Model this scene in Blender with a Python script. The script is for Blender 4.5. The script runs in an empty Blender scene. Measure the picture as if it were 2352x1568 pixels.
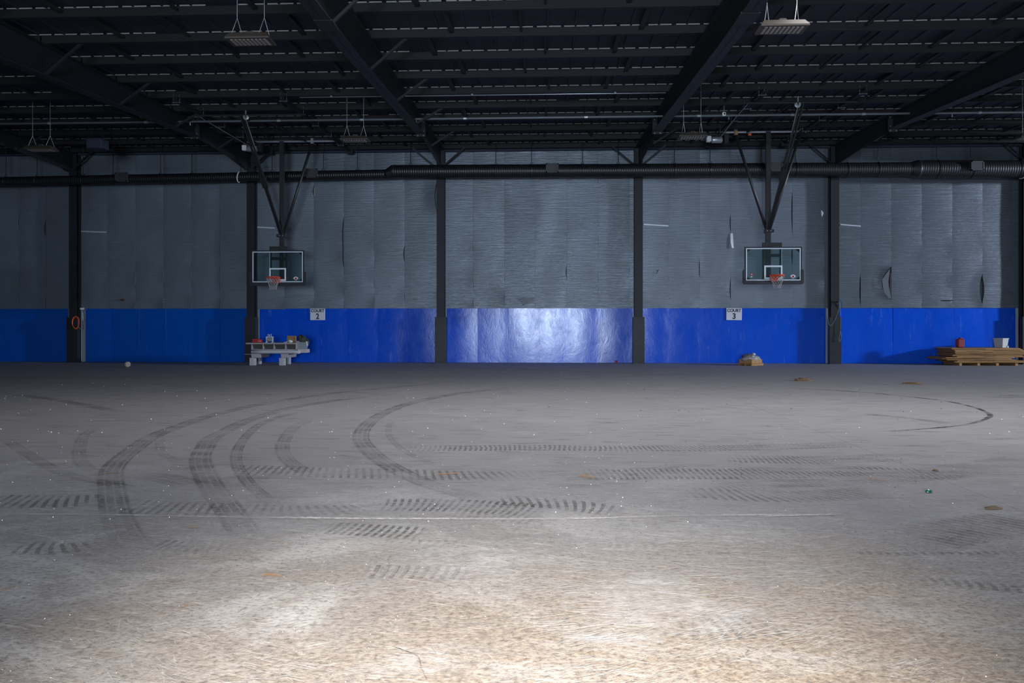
import bpy, bmesh, math, random
from mathutils import Vector, Matrix
random.seed(7)
C = bpy.context.scene.collection
S = bpy.context.scene
R = math.radians
# ------------------------------------------------------------------ camera
F, A, HZ, CH = 1720.0, R(2.4), 744.0, 1.5      # focal px, yaw, horizon row, camera height
cam = bpy.data.cameras.new('camera'); co = bpy.data.objects.new('camera', cam); C.objects.link(co)
cam.sensor_fit = 'HORIZONTAL'; cam.sensor_width = 36.0; cam.lens = F*36.0/2352
cam.shift_y = -(784-HZ)/2352; cam.clip_end = 300
co.location = (0, 0, CH); co.rotation_euler = (R(90), 0, A)
S.camera = co
# ------------------------------------------------------------------ world, lights, exposure
w = bpy.data.worlds.new('world'); S.world = w; w.use_nodes = True
bg = w.node_tree.nodes['Background']; bg.inputs[0].default_value = (.55,.68,.9,1); bg.inputs[1].default_value = .5
def area(name, loc, tgt, sx, sy, power, col, spread=180):
    l = bpy.data.lights.new(name, 'AREA'); l.shape = 'RECTANGLE'; l.size = sx; l.size_y = sy
    l.energy = power; l.color = col; l.spread = R(spread)
    o = bpy.data.objects.new(name, l); C.objects.link(o); o.location = loc
    o.rotation_euler = (Vector(tgt)-Vector(loc)).to_track_quat('-Z','Y').to_euler(); return o
def spot(name, loc, tgt, ang, blend, power, col, rad):
    l = bpy.data.lights.new(name, 'SPOT'); l.energy = power; l.color = col; l.spot_size = R(ang)
    l.spot_blend = blend; l.shadow_soft_size = rad
    o = bpy.data.objects.new(name, l); C.objects.link(o); o.location = loc
    o.rotation_euler = (Vector(tgt)-Vector(loc)).to_track_quat('-Z','Y').to_euler(); return o
area('door_daylight', (-.3,-13.6,2.0), (.2,29,1.8), 6.0, 3.8, 2150, (.70,.84,1), 120)        # open overhead door behind the camera
for sx, sp in ((-7.8, 42), (-.2, 330), (7.3, 300), (14.9, 150)):                             # added unseen fill lamps that brighten the floor, one per bay
    area('overhead_fill', (sx,11.7,7.7), (sx+.3,12.6,0), 6.0, 2.4, sp, (1,.965,.975), 150)
area('window_daylight', (45.6,15.0,7.2), (8,29,2), 1.7, 1.7, 12500, (.70,.81,1))         # high window in the right wall
spot('near_floor_spot', (.0,-.9,2.7), (-.12,2.75,0), 56, 1.0, 4300, (1,.965,.92), .25)     # added spot behind the camera, pools light on the near floor
S.view_settings.view_transform = 'Standard'; S.view_settings.look = 'None'
S.view_settings.exposure = 0.0; S.view_settings.gamma = 1.0; S.view_settings.use_curve_mapping = False
S.cycles.max_bounces = 8; S.cycles.transparent_max_bounces = 16
# ------------------------------------------------------------------ helpers
def wx(px, Y):                                   # X of picture column px on the plane at depth Y
    t = (px-1176)/F; return Y*(t*math.cos(A)-math.sin(A))/(math.cos(A)+t*math.sin(A))
def dep(X, Y): return -X*math.sin(A)+Y*math.cos(A)
def wz(py, X, Y): return CH+(HZ-py)*dep(X,Y)/F
def flr(px, py):                                 # floor point under a picture position
    d = F*CH/(py-HZ); u = (px-1176)/F*d
    return Vector((u*math.cos(A)-d*math.sin(A), u*math.sin(A)+d*math.cos(A), 0))
_mats = {}
class NT:
    def __init__(s, name):
        s.m = bpy.data.materials.new(name); s.m.use_nodes = True; s.t = s.m.node_tree
        s.p = s.t.nodes['Principled BSDF']; s.out = s.t.nodes['Material Output']
    def n(s, typ, **kw):
        x = s.t.nodes.new(typ)
        for k,v in kw.items(): setattr(x,k,v)
        return x
    def l(s, a, b): s.t.links.new(a, b)
    def val(s, sock, v):
        if hasattr(v,'links') or hasattr(v,'is_linked'): s.l(v, sock)
        else: sock.default_value = v
    def math(s, op, a, b=0.0, c=None, clamp=False):
        x = s.n('ShaderNodeMath', operation=op); x.use_clamp = clamp
        s.val(x.inputs[0], a); s.val(x.inputs[1], b)
        if c is not None: s.val(x.inputs[2], c)
        return x.outputs[0]
    def mix(s, f, a, b, blend='MIX'):
        x = s.n('ShaderNodeMix', data_type='RGBA', blend_type=blend)
        s.val(x.inputs[0], f); s.val(x.inputs[6], a); s.val(x.inputs[7], b); return x.outputs[2]
    def noise(s, scale, vec, detail=4, rough=.55, dist=0):
        mp = s.n('ShaderNodeMapping'); mp.inputs['Scale'].default_value = scale if hasattr(scale,'__len__') else (scale,)*3
        s.l(vec, mp.inputs[0]); x = s.n('ShaderNodeTexNoise'); x.inputs['Scale'].default_value = 1
        x.inputs['Detail'].default_value = detail; x.inputs['Roughness'].default_value = rough; x.inputs['Distortion'].default_value = dist
        s.l(mp.outputs[0], x.inputs['Vector']); return x.outputs[0]
    def ramp(s, v, lo, hi, a=0.0, b=1.0):
        x = s.n('ShaderNodeMapRange'); x.clamp = True; x.interpolation_type='SMOOTHSTEP'
        s.val(x.inputs[0], v); s.val(x.inputs[1], lo); s.val(x.inputs[2], hi); x.inputs[3].default_value=a; x.inputs[4].default_value=b
        return x.outputs[0]
    def pos(s): return s.n('ShaderNodeNewGeometry').outputs['Position']
    def obj(s): return s.n('ShaderNodeTexCoord').outputs['Object']
    def bump(s, h, dist, strength=1.0):
        b = s.n('ShaderNodeBump'); b.inputs['Distance'].default_value = dist; b.inputs['Strength'].default_value = strength
        s.l(h, b.inputs['Height']); s.l(b.outputs[0], s.p.inputs['Normal'])
def c4(c): return (c[0],c[1],c[2],1)
def mat(name, col, rough=.6, metal=0.0, var=.12, scale=6, spec=.5):
    if name in _mats: return _mats[name]
    k = NT(name); v = k.obj()
    n = k.noise(scale, v, 4)
    k.l(k.mix(n, c4([x*(1-var) for x in col]), c4([min(1,x*(1+var)) for x in col])), k.p.inputs['Base Color'])
    k.l(k.math('MULTIPLY_ADD', n, .15, rough-.075), k.p.inputs['Roughness'])
    k.p.inputs['Metallic'].default_value = metal; k.p.inputs['Specular IOR Level'].default_value = spec
    _mats[name] = k.m; return k.m
class MB:
    """collects shapes, then links them as ONE mesh object"""
    def __init__(s): s.v=[]; s.f=[]; s.uv=None
    def add(s, vs, fs):
        o=len(s.v); s.v += [tuple(x) for x in vs]; s.f += [tuple(i+o for i in f) for f in fs]; return s
    def box(s, c, d, rot=None):
        x,y,z = d[0]/2,d[1]/2,d[2]/2
        vs = [Vector(p) for p in ((-x,-y,-z),(x,-y,-z),(x,y,-z),(-x,y,-z),(-x,-y,z),(x,-y,z),(x,y,z),(-x,y,z))]
        if rot is not None: vs = [rot@p for p in vs]
        return s.add([p+Vector(c) for p in vs], ((0,3,2,1),(4,5,6,7),(0,1,5,4),(1,2,6,5),(2,3,7,6),(3,0,4,7)))
    def rbox(s, c, d, b=.01):                    # box with chamfered vertical edges and top
        x,y,z = d[0]/2,d[1]/2,d[2]/2
        ring = lambda i: [(-x+b+i,-y+i),(x-b-i,-y+i),(x-i,-y+b+i),(x-i,y-b-i),(x-b-i,y-i),(-x+b+i,y-i),(-x+i,y-b-i),(-x+i,-y+b+i)]
        vs=[]; 
        for zz,i in ((-z,b),(-z+b,0),(z-b,0),(z,b)): vs += [Vector((px,py,zz))+Vector(c) for px,py in ring(i)]
        fs=[tuple(range(7,-1,-1)), tuple(range(24,32))]
        for r in range(3):
            for k in range(8): fs.append((r*8+k, r*8+(k+1)%8, r*8+8+(k+1)%8, r*8+8+k))
        return s.add(vs, fs)
    def bar(s, p0, p1, w, h, up=(0,0,1)):
        p0=Vector(p0); p1=Vector(p1); d=(p1-p0).normalized(); up=Vector(up)
        if abs(d.dot(up))>.98: up=Vector((0,1,0))
        a=d.cross(up).normalized()*w/2; b=a.cross(d).normalized()*h/2
        vs=[p0-a-b,p0+a-b,p0+a+b,p0-a+b,p1-a-b,p1+a-b,p1+a+b,p1-a+b]
        return s.add(vs, ((0,1,2,3),(7,6,5,4),(0,4,5,1),(1,5,6,2),(2,6,7,3),(3,7,4,0)))
    def angle(s, p0, p1, w, t, up=(0,0,1)):      # L section
        p0=Vector(p0); p1=Vector(p1); d=(p1-p0).normalized(); up=Vector(up)
        a=d.cross(up).normalized(); b=a.cross(d).normalized()
        s.bar(p0+a*w/2, p1+a*w/2, w, t, up); s.bar(p0+b*w/2, p1+b*w/2, t, w, up); return s
    def tube(s, pts, r, n=10, close=False):
        pts=[Vector(p) for p in pts]; m=len(pts); vs=[]; prev=None
        for i,p in enumerate(pts):
            if close: d=pts[(i+1)%m]-pts[i-1]
            else: d=pts[min(i+1,m-1)]-pts[max(i-1,0)]
            d.normalize()
            if prev is None:
                up=Vector((0,0,1)) if abs(d.z)<.9 else Vector((1,0,0)); a=d.cross(up).normalized()
            else: a=(prev-d*prev.dot(d)).normalized()
            prev=a; b=d.cross(a); rr = r[i] if hasattr(r,'__len__') else r
            vs += [p+(a*math.cos(2*math.pi*k/n)+b*math.sin(2*math.pi*k/n))*rr for k in range(n)]
        fs=[]
        for i in range(m if close else m-1):
            j=(i+1)%m
            for k in range(n): fs.append((i*n+k,i*n+(k+1)%n,j*n+(k+1)%n,j*n+k))
        if not close: fs += [tuple(range(n-1,-1,-1)), tuple(range((m-1)*n,m*n))]
        return s.add(vs, fs)
    def lathe(s, c, prof, n=16, ax='z'):         # prof: (radius, height)
        vs=[]
        for r,h in prof:
            for k in range(n):
                a=2*math.pi*k/n; p=(r*math.cos(a), r*math.sin(a), h)
                if ax=='y': p=(p[0],h,p[1])
                if ax=='x': p=(h,p[0],p[1])
                vs.append(Vector(p)+Vector(c))
        m=len(prof); fs=[]
        for i in range(m-1):
            for k in range(n): fs.append((i*n+k,i*n+(k+1)%n,(i+1)*n+(k+1)%n,(i+1)*n+k))
        fs += [tuple(range(n-1,-1,-1)), tuple(range((m-1)*n,m*n))]
        return s.add(vs, fs)
    def prism(s, poly, y0, y1):                  # polygon in XZ, extruded along Y
        n=len(poly); vs=[(x,y0,z) for x,z in poly]+[(x,y1,z) for x,z in poly]
        fs=[tuple(range(n)), tuple(range(2*n-1,n-1,-1))]+[(k,k+n,(k+1)%n+n,(k+1)%n) for k in range(n)]
        return s.add(vs, fs)
    def prismx(s, poly, x0, x1):                 # polygon in YZ, extruded along X
        n=len(poly); vs=[(x0,y,z) for y,z in poly]+[(x1,y,z) for y,z in poly]
        fs=[tuple(range(n)), tuple(range(2*n-1,n-1,-1))]+[(k,k+n,(k+1)%n+n,(k+1)%n) for k in range(n)]
        return s.add(vs, fs)
    def mesh(s, name, m, smooth=False, fix=True):
        me=bpy.data.meshes.new(name); me.from_pydata(s.v,[],s.f)
        if fix:
            b=bmesh.new(); b.from_mesh(me); bmesh.ops.recalc_face_normals(b, faces=b.faces); b.to_mesh(me); b.free()
        if m: me.materials.append(m)
        if smooth:
            for p in me.polygons: p.use_smooth=True
        return me
    def build(s, name, m, parent=None, smooth=False, loc=(0,0,0), fix=True):
        return link(name, s.mesh(name,m,smooth,fix), parent, loc)
def link(name, me, parent=None, loc=(0,0,0)):
    o=bpy.data.objects.new(name, me); C.objects.link(o); o.location=loc
    if parent: o.parent=parent
    return o
def tag(o, label=None, cat=None, group=None, kind=None):
    if label: o['label']=label
    if cat: o['category']=cat
    if group: o['group']=group
    if kind: o['kind']=kind
    return o
def curve(pts, k=6):
    P=[Vector(p) for p in pts]; Q=[]; n=len(P)
    for i in range(n-1):
        p0,p1,p2,p3=P[max(i-1,0)],P[i],P[i+1],P[min(i+2,n-1)]
        for q in range(k):
            t=q/k; Q.append(.5*((2*p1)+(p2-p0)*t+(2*p0-5*p1+4*p2-p3)*t*t+(3*p1-p0-3*p2+p3)*t**3))
    return Q+[P[-1]]
def thing(name, label, cat, loc, group=None, rz=0):
    o=bpy.data.objects.new(name,None); C.objects.link(o); o.location=loc; o.rotation_euler=(0,0,rz); o.empty_display_size=.1
    return tag(o,label,cat,group)
def struct(o): o['kind']='structure'; return o
# ------------------------------------------------------------------ materials
M_steel  = mat('dark_steel', (.017,.019,.023), .55, .0, .2, 3, .3)
M_purlin = mat('purlin_steel', (.018,.018,.019), .6, .0, .2, 2, .25)
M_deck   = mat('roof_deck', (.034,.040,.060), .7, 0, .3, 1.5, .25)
M_duct   = mat('black_duct', (.012,.012,.014), .40, .0, .2, 5)
M_hang2  = mat('dull_pipe', (.17,.185,.20), .45, .2)
M_hang   = mat('hanger_steel', (.09,.10,.11), .5)
M_white  = mat('white_paint', (.75,.75,.75), .5)
M_strip  = mat('spacer_white', (.34,.34,.32), .6)
M_block  = mat('concrete_block', (.46,.45,.47), .9, 0, .15, 30)
M_galv   = mat('galvanised', (.45,.47,.5), .35, .6, .2, 12)
M_post   = mat('grey_flashing', (.30,.33,.37), .55, 0, .12, 4)
M_bpipe  = mat('black_tube', (.022,.023,.024), .4)
M_lamp   = mat('lamp_bronze', (.045,.037,.028), .5)
M_led    = mat('led_lens', (.24,.22,.19), .35)
M_orange = mat('rim_orange', (.75,.07,.02), .4)
M_red    = mat('red_plastic', (.42,.03,.03), .45)
M_cord   = mat('orange_cord', (.65,.10,.03), .5)
M_net    = mat('net_cord', (.42,.37,.36), .8)
M_card   = mat('cardboard', (.36,.20,.085), .85, 0, .15, 10)
M_pad    = mat('edge_pad', (.014,.017,.026), .6)
M_black  = mat('black_rubber', (.012,.012,.014), .7)
M_frame  = mat('white_frame', (.66,.72,.78), .5)
M_tape   = mat('bright_tape', (.62,.66,.72), .35, .3)
M_grey   = mat('grey_plastic', (.20,.22,.24), .6)
M_tan    = mat('tan_backing', (.32,.29,.26), .9, 0, .2, 8)
M_back   = mat('old_liner', (.10,.115,.13), .6, 0, .2, 6)
M_bench  = mat('bench_laminate', (.36,.34,.35), .6, 0, .12, 8)
M_dkwood = mat('dark_inside', (.10,.075,.06), .8)
M_teal   = mat('teal_cable', (.02,.12,.16), .5)
def m_ply():
    k=NT('plywood'); v=k.obj(); n=k.noise((2,2,60),v,4); n2=k.noise((.8,18,18),v,3)
    c=k.mix(n,(.19,.085,.022,1),(.50,.265,.085,1)); c=k.mix(k.math('MULTIPLY',n2,.4),c,(.30,.17,.08,1))
    k.l(c,k.p.inputs['Base Color']); k.p.inputs['Roughness'].default_value=.75; return k.m
M_ply=m_ply()
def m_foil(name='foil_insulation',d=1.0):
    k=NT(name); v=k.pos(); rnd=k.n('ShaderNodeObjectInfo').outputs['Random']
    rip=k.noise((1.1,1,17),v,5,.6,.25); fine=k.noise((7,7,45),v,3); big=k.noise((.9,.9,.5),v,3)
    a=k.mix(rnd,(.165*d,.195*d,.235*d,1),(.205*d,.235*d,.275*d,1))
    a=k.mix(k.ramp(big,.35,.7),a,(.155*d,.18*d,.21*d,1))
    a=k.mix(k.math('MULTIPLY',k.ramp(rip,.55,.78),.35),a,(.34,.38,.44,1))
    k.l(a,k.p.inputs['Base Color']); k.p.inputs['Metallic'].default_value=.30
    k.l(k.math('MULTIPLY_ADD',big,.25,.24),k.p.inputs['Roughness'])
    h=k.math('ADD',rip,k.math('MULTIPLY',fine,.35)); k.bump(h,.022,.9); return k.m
M_foil=m_foil(); M_foil2=m_foil('stained_dimmed_foil',.66)  # right-bay foil: stained, and also darkened against the strong window light
def m_blue(name, c0, c1, wear):
    k=NT(name); v=k.pos(); rnd=k.n('ShaderNodeObjectInfo').outputs['Random']
    st=k.noise((7,7,.8),v,5,.65); sc=k.noise((2.2,2.2,1.4),v,6,.7,.4); fine=k.noise((30,30,10),v,3)
    a=k.mix(rnd,c4(c0),c4(c1))
    wm=k.math('MULTIPLY',k.ramp(st,.52,.8),k.ramp(sc,.45,.7))
    a=k.mix(k.math('MULTIPLY',wm,wear),a,(.22,.36,.66,1))
    k.l(a,k.p.inputs['Base Color'])
    k.l(k.math('ADD',k.math('MULTIPLY_ADD',sc,.26,.06),k.math('MULTIPLY',fine,.08)),k.p.inputs['Roughness'])
    k.p.inputs['Specular IOR Level'].default_value=.5
    k.bump(k.math('ADD',k.math('MULTIPLY',sc,1.0),k.math('MULTIPLY',fine,.10)),.010,.6); return k.m
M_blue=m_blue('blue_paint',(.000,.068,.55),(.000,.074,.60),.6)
M_blue2=m_blue('blue_paint_left_shaded',(.000,.075,.40),(.000,.080,.44),.2)  # left-bay copy of the blue, their dimmer light put into the colour
DUST=[(*flr(1500,1382)[:2],.50,.40,.62),(*flr(955,1512)[:2],.24,.17,.4),(*flr(1420,1470)[:2],.20,.10,.45),(*flr(1090,1290)[:2],.45,.40,.3),(*flr(1620,1225)[:2],.50,.35,.35)]
def m_floor():
    k=NT('dusty_concrete'); v=k.pos()
    sx=k.n('ShaderNodeSeparateXYZ'); k.l(v,sx.inputs[0]); X,Y=sx.outputs[0],sx.outputs[1]
    M=lambda a,b: k.math('MULTIPLY',a,b)
    big=k.noise((.16,.4,1),v,4,.6); mid=k.noise((.8,1.5,1),v,6,.68,.4); fine=k.noise((30,34,1),v,5,.72); grit=k.noise((75,75,1),v,3,.7)
    blot=k.noise((2.6,3.4,1),v,6,.72,.5); med=k.noise((9,14,1),v,5,.7,.2)
    strk=k.noise((1.6,8,1),v,5,.62,.15)
    def scratch(rot,sc,lo,hi):
        mp=k.n('ShaderNodeMapping'); mp.inputs['Rotation'].default_value=(0,0,rot); k.l(v,mp.inputs[0])
        return k.ramp(k.noise(sc,mp.outputs[0],4,.68,.1),lo,hi)
    s1=scratch(.28,(2.4,40,1),.555,.68); s2=scratch(-.50,(3.2,48,1),.57,.69); s3=scratch(1.05,(4,50,1),.59,.71)
    nearf=k.ramp(Y,10.5,4.2); nearer=k.ramp(k.math('ADD',Y,M(mid,3.0)),4.4,7.8,1.0,0.0)
    a=k.mix(big,(.26,.255,.262,1),(.35,.342,.345,1))
    a=k.mix(M(k.ramp(strk,.54,.66),k.math('MULTIPLY_ADD',nearf,-.35,.55)),a,(.155,.15,.15,1))
    a=k.mix(M(k.ramp(mid,.5,.75),.35),a,(.44,.43,.43,1))
    # brown mud tracked in around the door, more of it to the right
    side=k.ramp(k.math('ADD',X,M(mid,2.0)),-2.4,1.8,.55,1.0)
    mud=M(M(nearer,side),k.ramp(k.math('ADD',M(blot,.6),M(big,.4)),.34,.56,.5,1.0))
    a=k.mix(mud,a,k.mix(k.ramp(fine,.3,.7),(.175,.128,.092,1),(.46,.375,.29,1)))
    # pale plaster dust and scuffs
    dust=M(k.ramp(k.noise((.55,.8,1),v,6,.68,.7),.48,.68),k.math('MULTIPLY',k.ramp(Y,9.5,4.8),k.ramp(X,2.2,.4,.35,1)))
    a=k.mix(M(M(dust,k.ramp(fine,.3,.6,.5,1)),.7),a,(.60,.585,.575,1))
    for q,am,msk in ((s1,.65,k.ramp(blot,.40,.6)),(s2,.55,k.ramp(mid,.42,.62)),(s3,.4,k.ramp(blot,.6,.45))):
        a=k.mix(M(M(q,msk),M(nearf,am)),a,(.66,.63,.59,1))
    a=k.mix(M(M(k.ramp(fine,.48,.32),.72),k.math('MULTIPLY_ADD',nearf,.75,.15)),a,(.135,.12,.105,1))
    a=k.mix(M(k.ramp(med,.47,.33),M(nearf,.42)),a,(.15,.135,.12,1)); a=k.mix(M(k.ramp(med,.55,.70),M(nearf,.35)),a,(.60,.57,.54,1))
    # three spills of plaster dust with outlines of their own
    for cx,cy,rx,ry,am in DUST:
        dx=k.math('DIVIDE',k.math('SUBTRACT',X,cx),rx); dy=k.math('DIVIDE',k.math('SUBTRACT',Y,cy),ry)
        rr=k.math('SQRT',k.math('ADD',M(dx,dx),M(dy,dy)))
        e=k.ramp(k.math('ADD',rr,k.math('MULTIPLY_ADD',blot,2.6,-1.3)),.60,1.15,1.0,0.0)
        a=k.mix(M(M(e,am),k.ramp(k.math('ADD',M(med,.6),M(s1,.2)),.26,.42,.25,1)),a,(.60,.58,.575,1))
    a=k.mix(M(k.ramp(grit,.57,.72),M(nearf,.45)),a,(.62,.59,.56,1)); a=k.mix(M(k.ramp(grit,.40,.28),M(nearf,.4)),a,(.10,.09,.08,1))
    # rusty clay smears
    rust=k.ramp(k.noise((.9,2.6,1),v,4,.5,.5),.735,.79)
    a=k.mix(M(rust,.5),a,(.55,.30,.13,1))
    k.l(a,k.p.inputs['Base Color'])
    k.l(k.math('MULTIPLY_ADD',mid,.25,.50),k.p.inputs['Roughness']); k.p.inputs['Specular IOR Level'].default_value=.35
    k.bump(k.math('ADD',fine,M(grit,.4)),.007,.7); return k.m
M_floor=m_floor()
def m_track(name, kind, col):
    """tread stain: UV.x runs in metres along the track, UV.y across it (0..1)"""
    k=NT(name); u=k.n('ShaderNodeUVMap',uv_map='UVMap').outputs[0]; f=k.n('ShaderNodeUVMap',uv_map='fade').outputs[0]
    s=k.n('ShaderNodeSeparateXYZ'); k.l(u,s.inputs[0]); g=k.n('ShaderNodeSeparateXYZ'); k.l(f,g.inputs[0])
    U,V,T,ST=s.outputs[0],s.outputs[1],g.outputs[0],g.outputs[1]
    AMT={'road':.62,'lug':.75,'chev':.72}.get(kind,1.0)
    P=k.pos(); n1=k.noise((1.3,2.5,1),P,5,.65); n2=k.noise((18,40,1),P,4,.7)
    cen=k.math('ABSOLUTE',k.math('SUBTRACT',V,.5))                    # 0 centre .. .5 edge
    edge=k.ramp(k.math('ADD',cen,k.math('MULTIPLY',n2,.08)),.44,.53,1.0,0.0)
    if kind=='road':
        ribs=k.math('MULTIPLY',k.ramp(k.math('SINE',k.math('MULTIPLY',V,25.1)),-.97,-.55,.25,1),k.ramp(cen,.0,.45,.7,1.15))
        nt=k.ramp(k.math('SINE',k.math('ADD',k.math('MULTIPLY',U,150),k.math('MULTIPLY',cen,16))),-.9,-.4,.45,1)
        pat=k.math('MULTIPLY',ribs,nt)
    elif kind=='lug':
        sgn=k.math('SIGN',k.math('SUBTRACT',V,.5))
        ph=k.math('ADD',k.math('MULTIPLY',U,104),k.math('ADD',k.math('MULTIPLY',cen,2.2),k.math('MULTIPLY',k.noise((.8,1.2,1),P,2),9)))
        bars=k.ramp(k.math('SINE',ph),-.15,.35)
        gap=k.ramp(k.math('ABSOLUTE',k.math('SINE',k.math('MULTIPLY',V,9.42))),.10,.35,.1,1); pat=k.math('MULTIPLY',bars,gap)
    elif kind=='chev':
        ph=k.math('ADD',k.math('MULTIPLY',U,80),k.math('MULTIPLY',V,13)); pat=k.ramp(k.math('SINE',ph),.0,.5)
    else: pat=k.ramp(n2,.3,.5,.5,1)
    al=k.math('MULTIPLY',k.math('MULTIPLY',pat,edge),k.math('MULTIPLY',k.ramp(n1,.38,.62,.22,1),k.ramp(n2,.35,.6,.30,1)))
    if kind=='dust': al=k.math('MULTIPLY',k.ramp(k.math('ADD',cen,k.math('MULTIPLY',n1,.35)),.18,.60,1,0),k.ramp(n2,.2,.7,.4,1))
    end=k.math('MULTIPLY',k.ramp(T,0,.12),k.ramp(T,1,.85))
    al=k.math('MULTIPLY',k.math('MULTIPLY',al,end),k.math('MULTIPLY',ST,AMT),clamp=True)
    k.p.inputs['Base Color'].default_value=c4(col); k.p.inputs['Roughness'].default_value=.7; k.p.inputs['Specular IOR Level'].default_value=.25
    k.l(al,k.p.inputs['Alpha']); return k.m
TR={'road':m_track('tread_road','road',(.085,.085,.088)),'lug':m_track('tread_lug','lug',(.13,.13,.132)),
    'chev':m_track('tread_chevron','chev',(.11,.108,.105)),'skid':m_track('rubber_skid','skid',(.03,.03,.03)),
    'dustlug':m_track('tread_dust','lug',(.66,.64,.62)),'line':m_track('chalk_line','skid',(.72,.70,.68)),
    'yellow':m_track('faded_yellow','skid',(.40,.33,.18)),'rust':m_track('clay_smear','skid',(.55,.31,.13)),
    'dust':m_track('dust_patch','dust',(.66,.64,.63))}
def m_glass():
    k=NT('tinted_glass'); t=k.n('ShaderNodeBsdfTransparent'); t.inputs[0].default_value=(.86,.955,.955,1)
    g=k.n('ShaderNodeBsdfGlossy'); g.inputs['Roughness'].default_value=.12; g.inputs[0].default_value=(.8,.95,.95,1)
    n=k.noise(5,k.obj(),2); m=k.n('ShaderNodeMixShader'); k.l(k.math('MULTIPLY_ADD',n,.04,.07),m.inputs[0])
    k.l(t.outputs[0],m.inputs[1]); k.l(g.outputs[0],m.inputs[2]); k.l(m.outputs[0],k.out.inputs[0]); return k.m
M_glass=m_glass()
def m_wrap():
    k=NT('clear_wrap'); n=k.noise(14,k.obj(),4); k.l(k.mix(n,(.16,.13,.12,1),(.5,.46,.44,1)),k.p.inputs['Base Color'])
    k.p.inputs['Roughness'].default_value=.18; k.bump(n,.03,1); return k.m
M_wrap=m_wrap()
# ------------------------------------------------------------------ shell
YW=29.0; ZE=8.43; SL=.030                      # back wall depth, eave height, roof slope
def zr(Y): return ZE-SL*(YW-Y)
XL,XR,YF=-36.0,46.0,-14.0
COLPX=[167,575.5,1012,1467,1918,2361]
COLX=[wx(p,28.65) for p in COLPX]
floor=MB().box(((XL+XR)/2,(YF+YW)/2,-.17),(XR-XL,YW-YF+.6,.3)).build('floor',M_tan); struct(floor)
xs=[XL,-26.6,-11.4,3.84,19.1,XR]; ys=[YF,-9.5,5.78,26.9,29.25]
for i in range(len(xs)-1):
    for j in range(len(ys)-1):
        g=.002; x0,x1,y0,y1=xs[i]+g,xs[i+1]-g,ys[j]+g,ys[j+1]-g
        MB().box(((x0+x1)/2,(y0+y1)/2,-.01),(x1-x0,y1-y0,.02)).build('concrete_slab',M_floor,floor)
M_dim=mat('dim_liner',(.16,.18,.21),.7,0,.1,1)
wall_left=struct(MB().box((XL-.1,(YF+YW)/2,4.2),(.2,YW-YF+.4,8.4)).build('wall_left',M_dim))
m=MB(); m.box((XR+.1,(YF+14.1)/2,4.2),(.2,14.1-YF,8.4)).box((XR+.1,(15.9+YW)/2,4.2),(.2,YW-15.9,8.4)).box((XR+.1,15.0,3.15),(.2,1.8,6.3)).box((XR+.1,15.0,8.25),(.2,1.8,.3))
wall_right=struct(m.build('wall_right',M_dim))
m=MB(); m.box(((XL-2.0)/2,YF-.1,4),(-2.0-XL,.2,8)).box(((XR+4.0)/2,YF-.1,4),(XR-4.0,.2,8)).box((1,YF-.1,6.6),(6,.2,2.8))
wall_front=struct(m.build('wall_front',M_dim))
# ceiling: sloping deck of ribbed roof panels on purlins
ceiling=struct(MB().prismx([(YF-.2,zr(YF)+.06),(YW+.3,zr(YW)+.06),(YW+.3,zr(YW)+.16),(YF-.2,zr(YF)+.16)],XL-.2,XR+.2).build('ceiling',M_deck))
def roof_panel_mesh():
    m=MB(); y0,y1=9.0,YW+.05; z0,z1=zr(y0),zr(y1); wd=.604
    prof=[(-wd/2,0),(-wd/2+.02,0),(-.10,.012),(.10,.012),(wd/2-.05,0),(wd/2-.045,-.035),(wd/2-.005,-.035),(wd/2,0),(wd/2,.05),(-wd/2,.05)]
    n=len(prof); vs=[(x,y0,z0+z) for x,z in prof]+[(x,y1,z1+z) for x,z in prof]
    m.add(vs,[tuple(range(n)),tuple(range(2*n-1,n-1,-1))]+[(k,k+n,(k+1)%n+n,(k+1)%n) for k in range(n)])
    return m.mesh('roof_panel',M_deck)
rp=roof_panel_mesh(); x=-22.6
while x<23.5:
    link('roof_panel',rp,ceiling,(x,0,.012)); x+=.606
# purlins (Z sections), one length per bay
PY=[10.5,12.0,13.5,15.0,16.5,18.0,19.5,21.02,22.52,24.04,25.55,27.05,28.45]
bayx=[-26.0]+COLX+[COLX[-1]+7.5]
PH=.20
for j,Y in enumerate(PY):
    z=zr(Y)-.028
    for b in range(len(bayx)-1):
        x0,x1=bayx[b]+.02,bayx[b+1]-.02; L=x1-x0
        poly=[(Y-.002,z-.004),(Y+.07,z-.004),(Y+.07,z),(Y-.006,z),(Y-.006,z-PH+.004),(Y-.07,z-PH+.004),(Y-.07,z-PH+.02),(Y-.075,z-PH+.02),(Y-.075,z-PH),(Y-.002,z-PH)]
        MB().prismx(poly,x0,x1).build('purlin',M_purlin,ceiling)
# white thermal spacer strips over the purlins, broken at every panel rib
m=MB(); 
for Y in PY:
    x=-22.3
    while x<23:
        if random.random()<.95: m.box((x,Y-.012,zr(Y)-.012),(.53+random.uniform(-.03,.02),.012,.026))
        x+=.606
tag(m.build('spacer_strip',M_strip,ceiling),kind='stuff')
# purlin bracing bars between neighbouring purlins
for b in range(len(bayx)-1):
    x0,x1=bayx[b],bayx[b+1]
    for j in range(len(PY)-1):
        for q,fr in enumerate((.22,.5,.78)):
            X=x0+(x1-x0)*fr+(.25 if (j+q)%2 else -.25)+random.uniform(-.1,.1); Ya,Yb=PY[j]+.0,PY[j+1]-.01
            MB().bar((X,Ya,zr(Ya)-.10),(X,Yb,zr(Yb)-.10),.10 if q!=1 else .05,.05).build('purlin_brace',M_black,ceiling)
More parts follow.
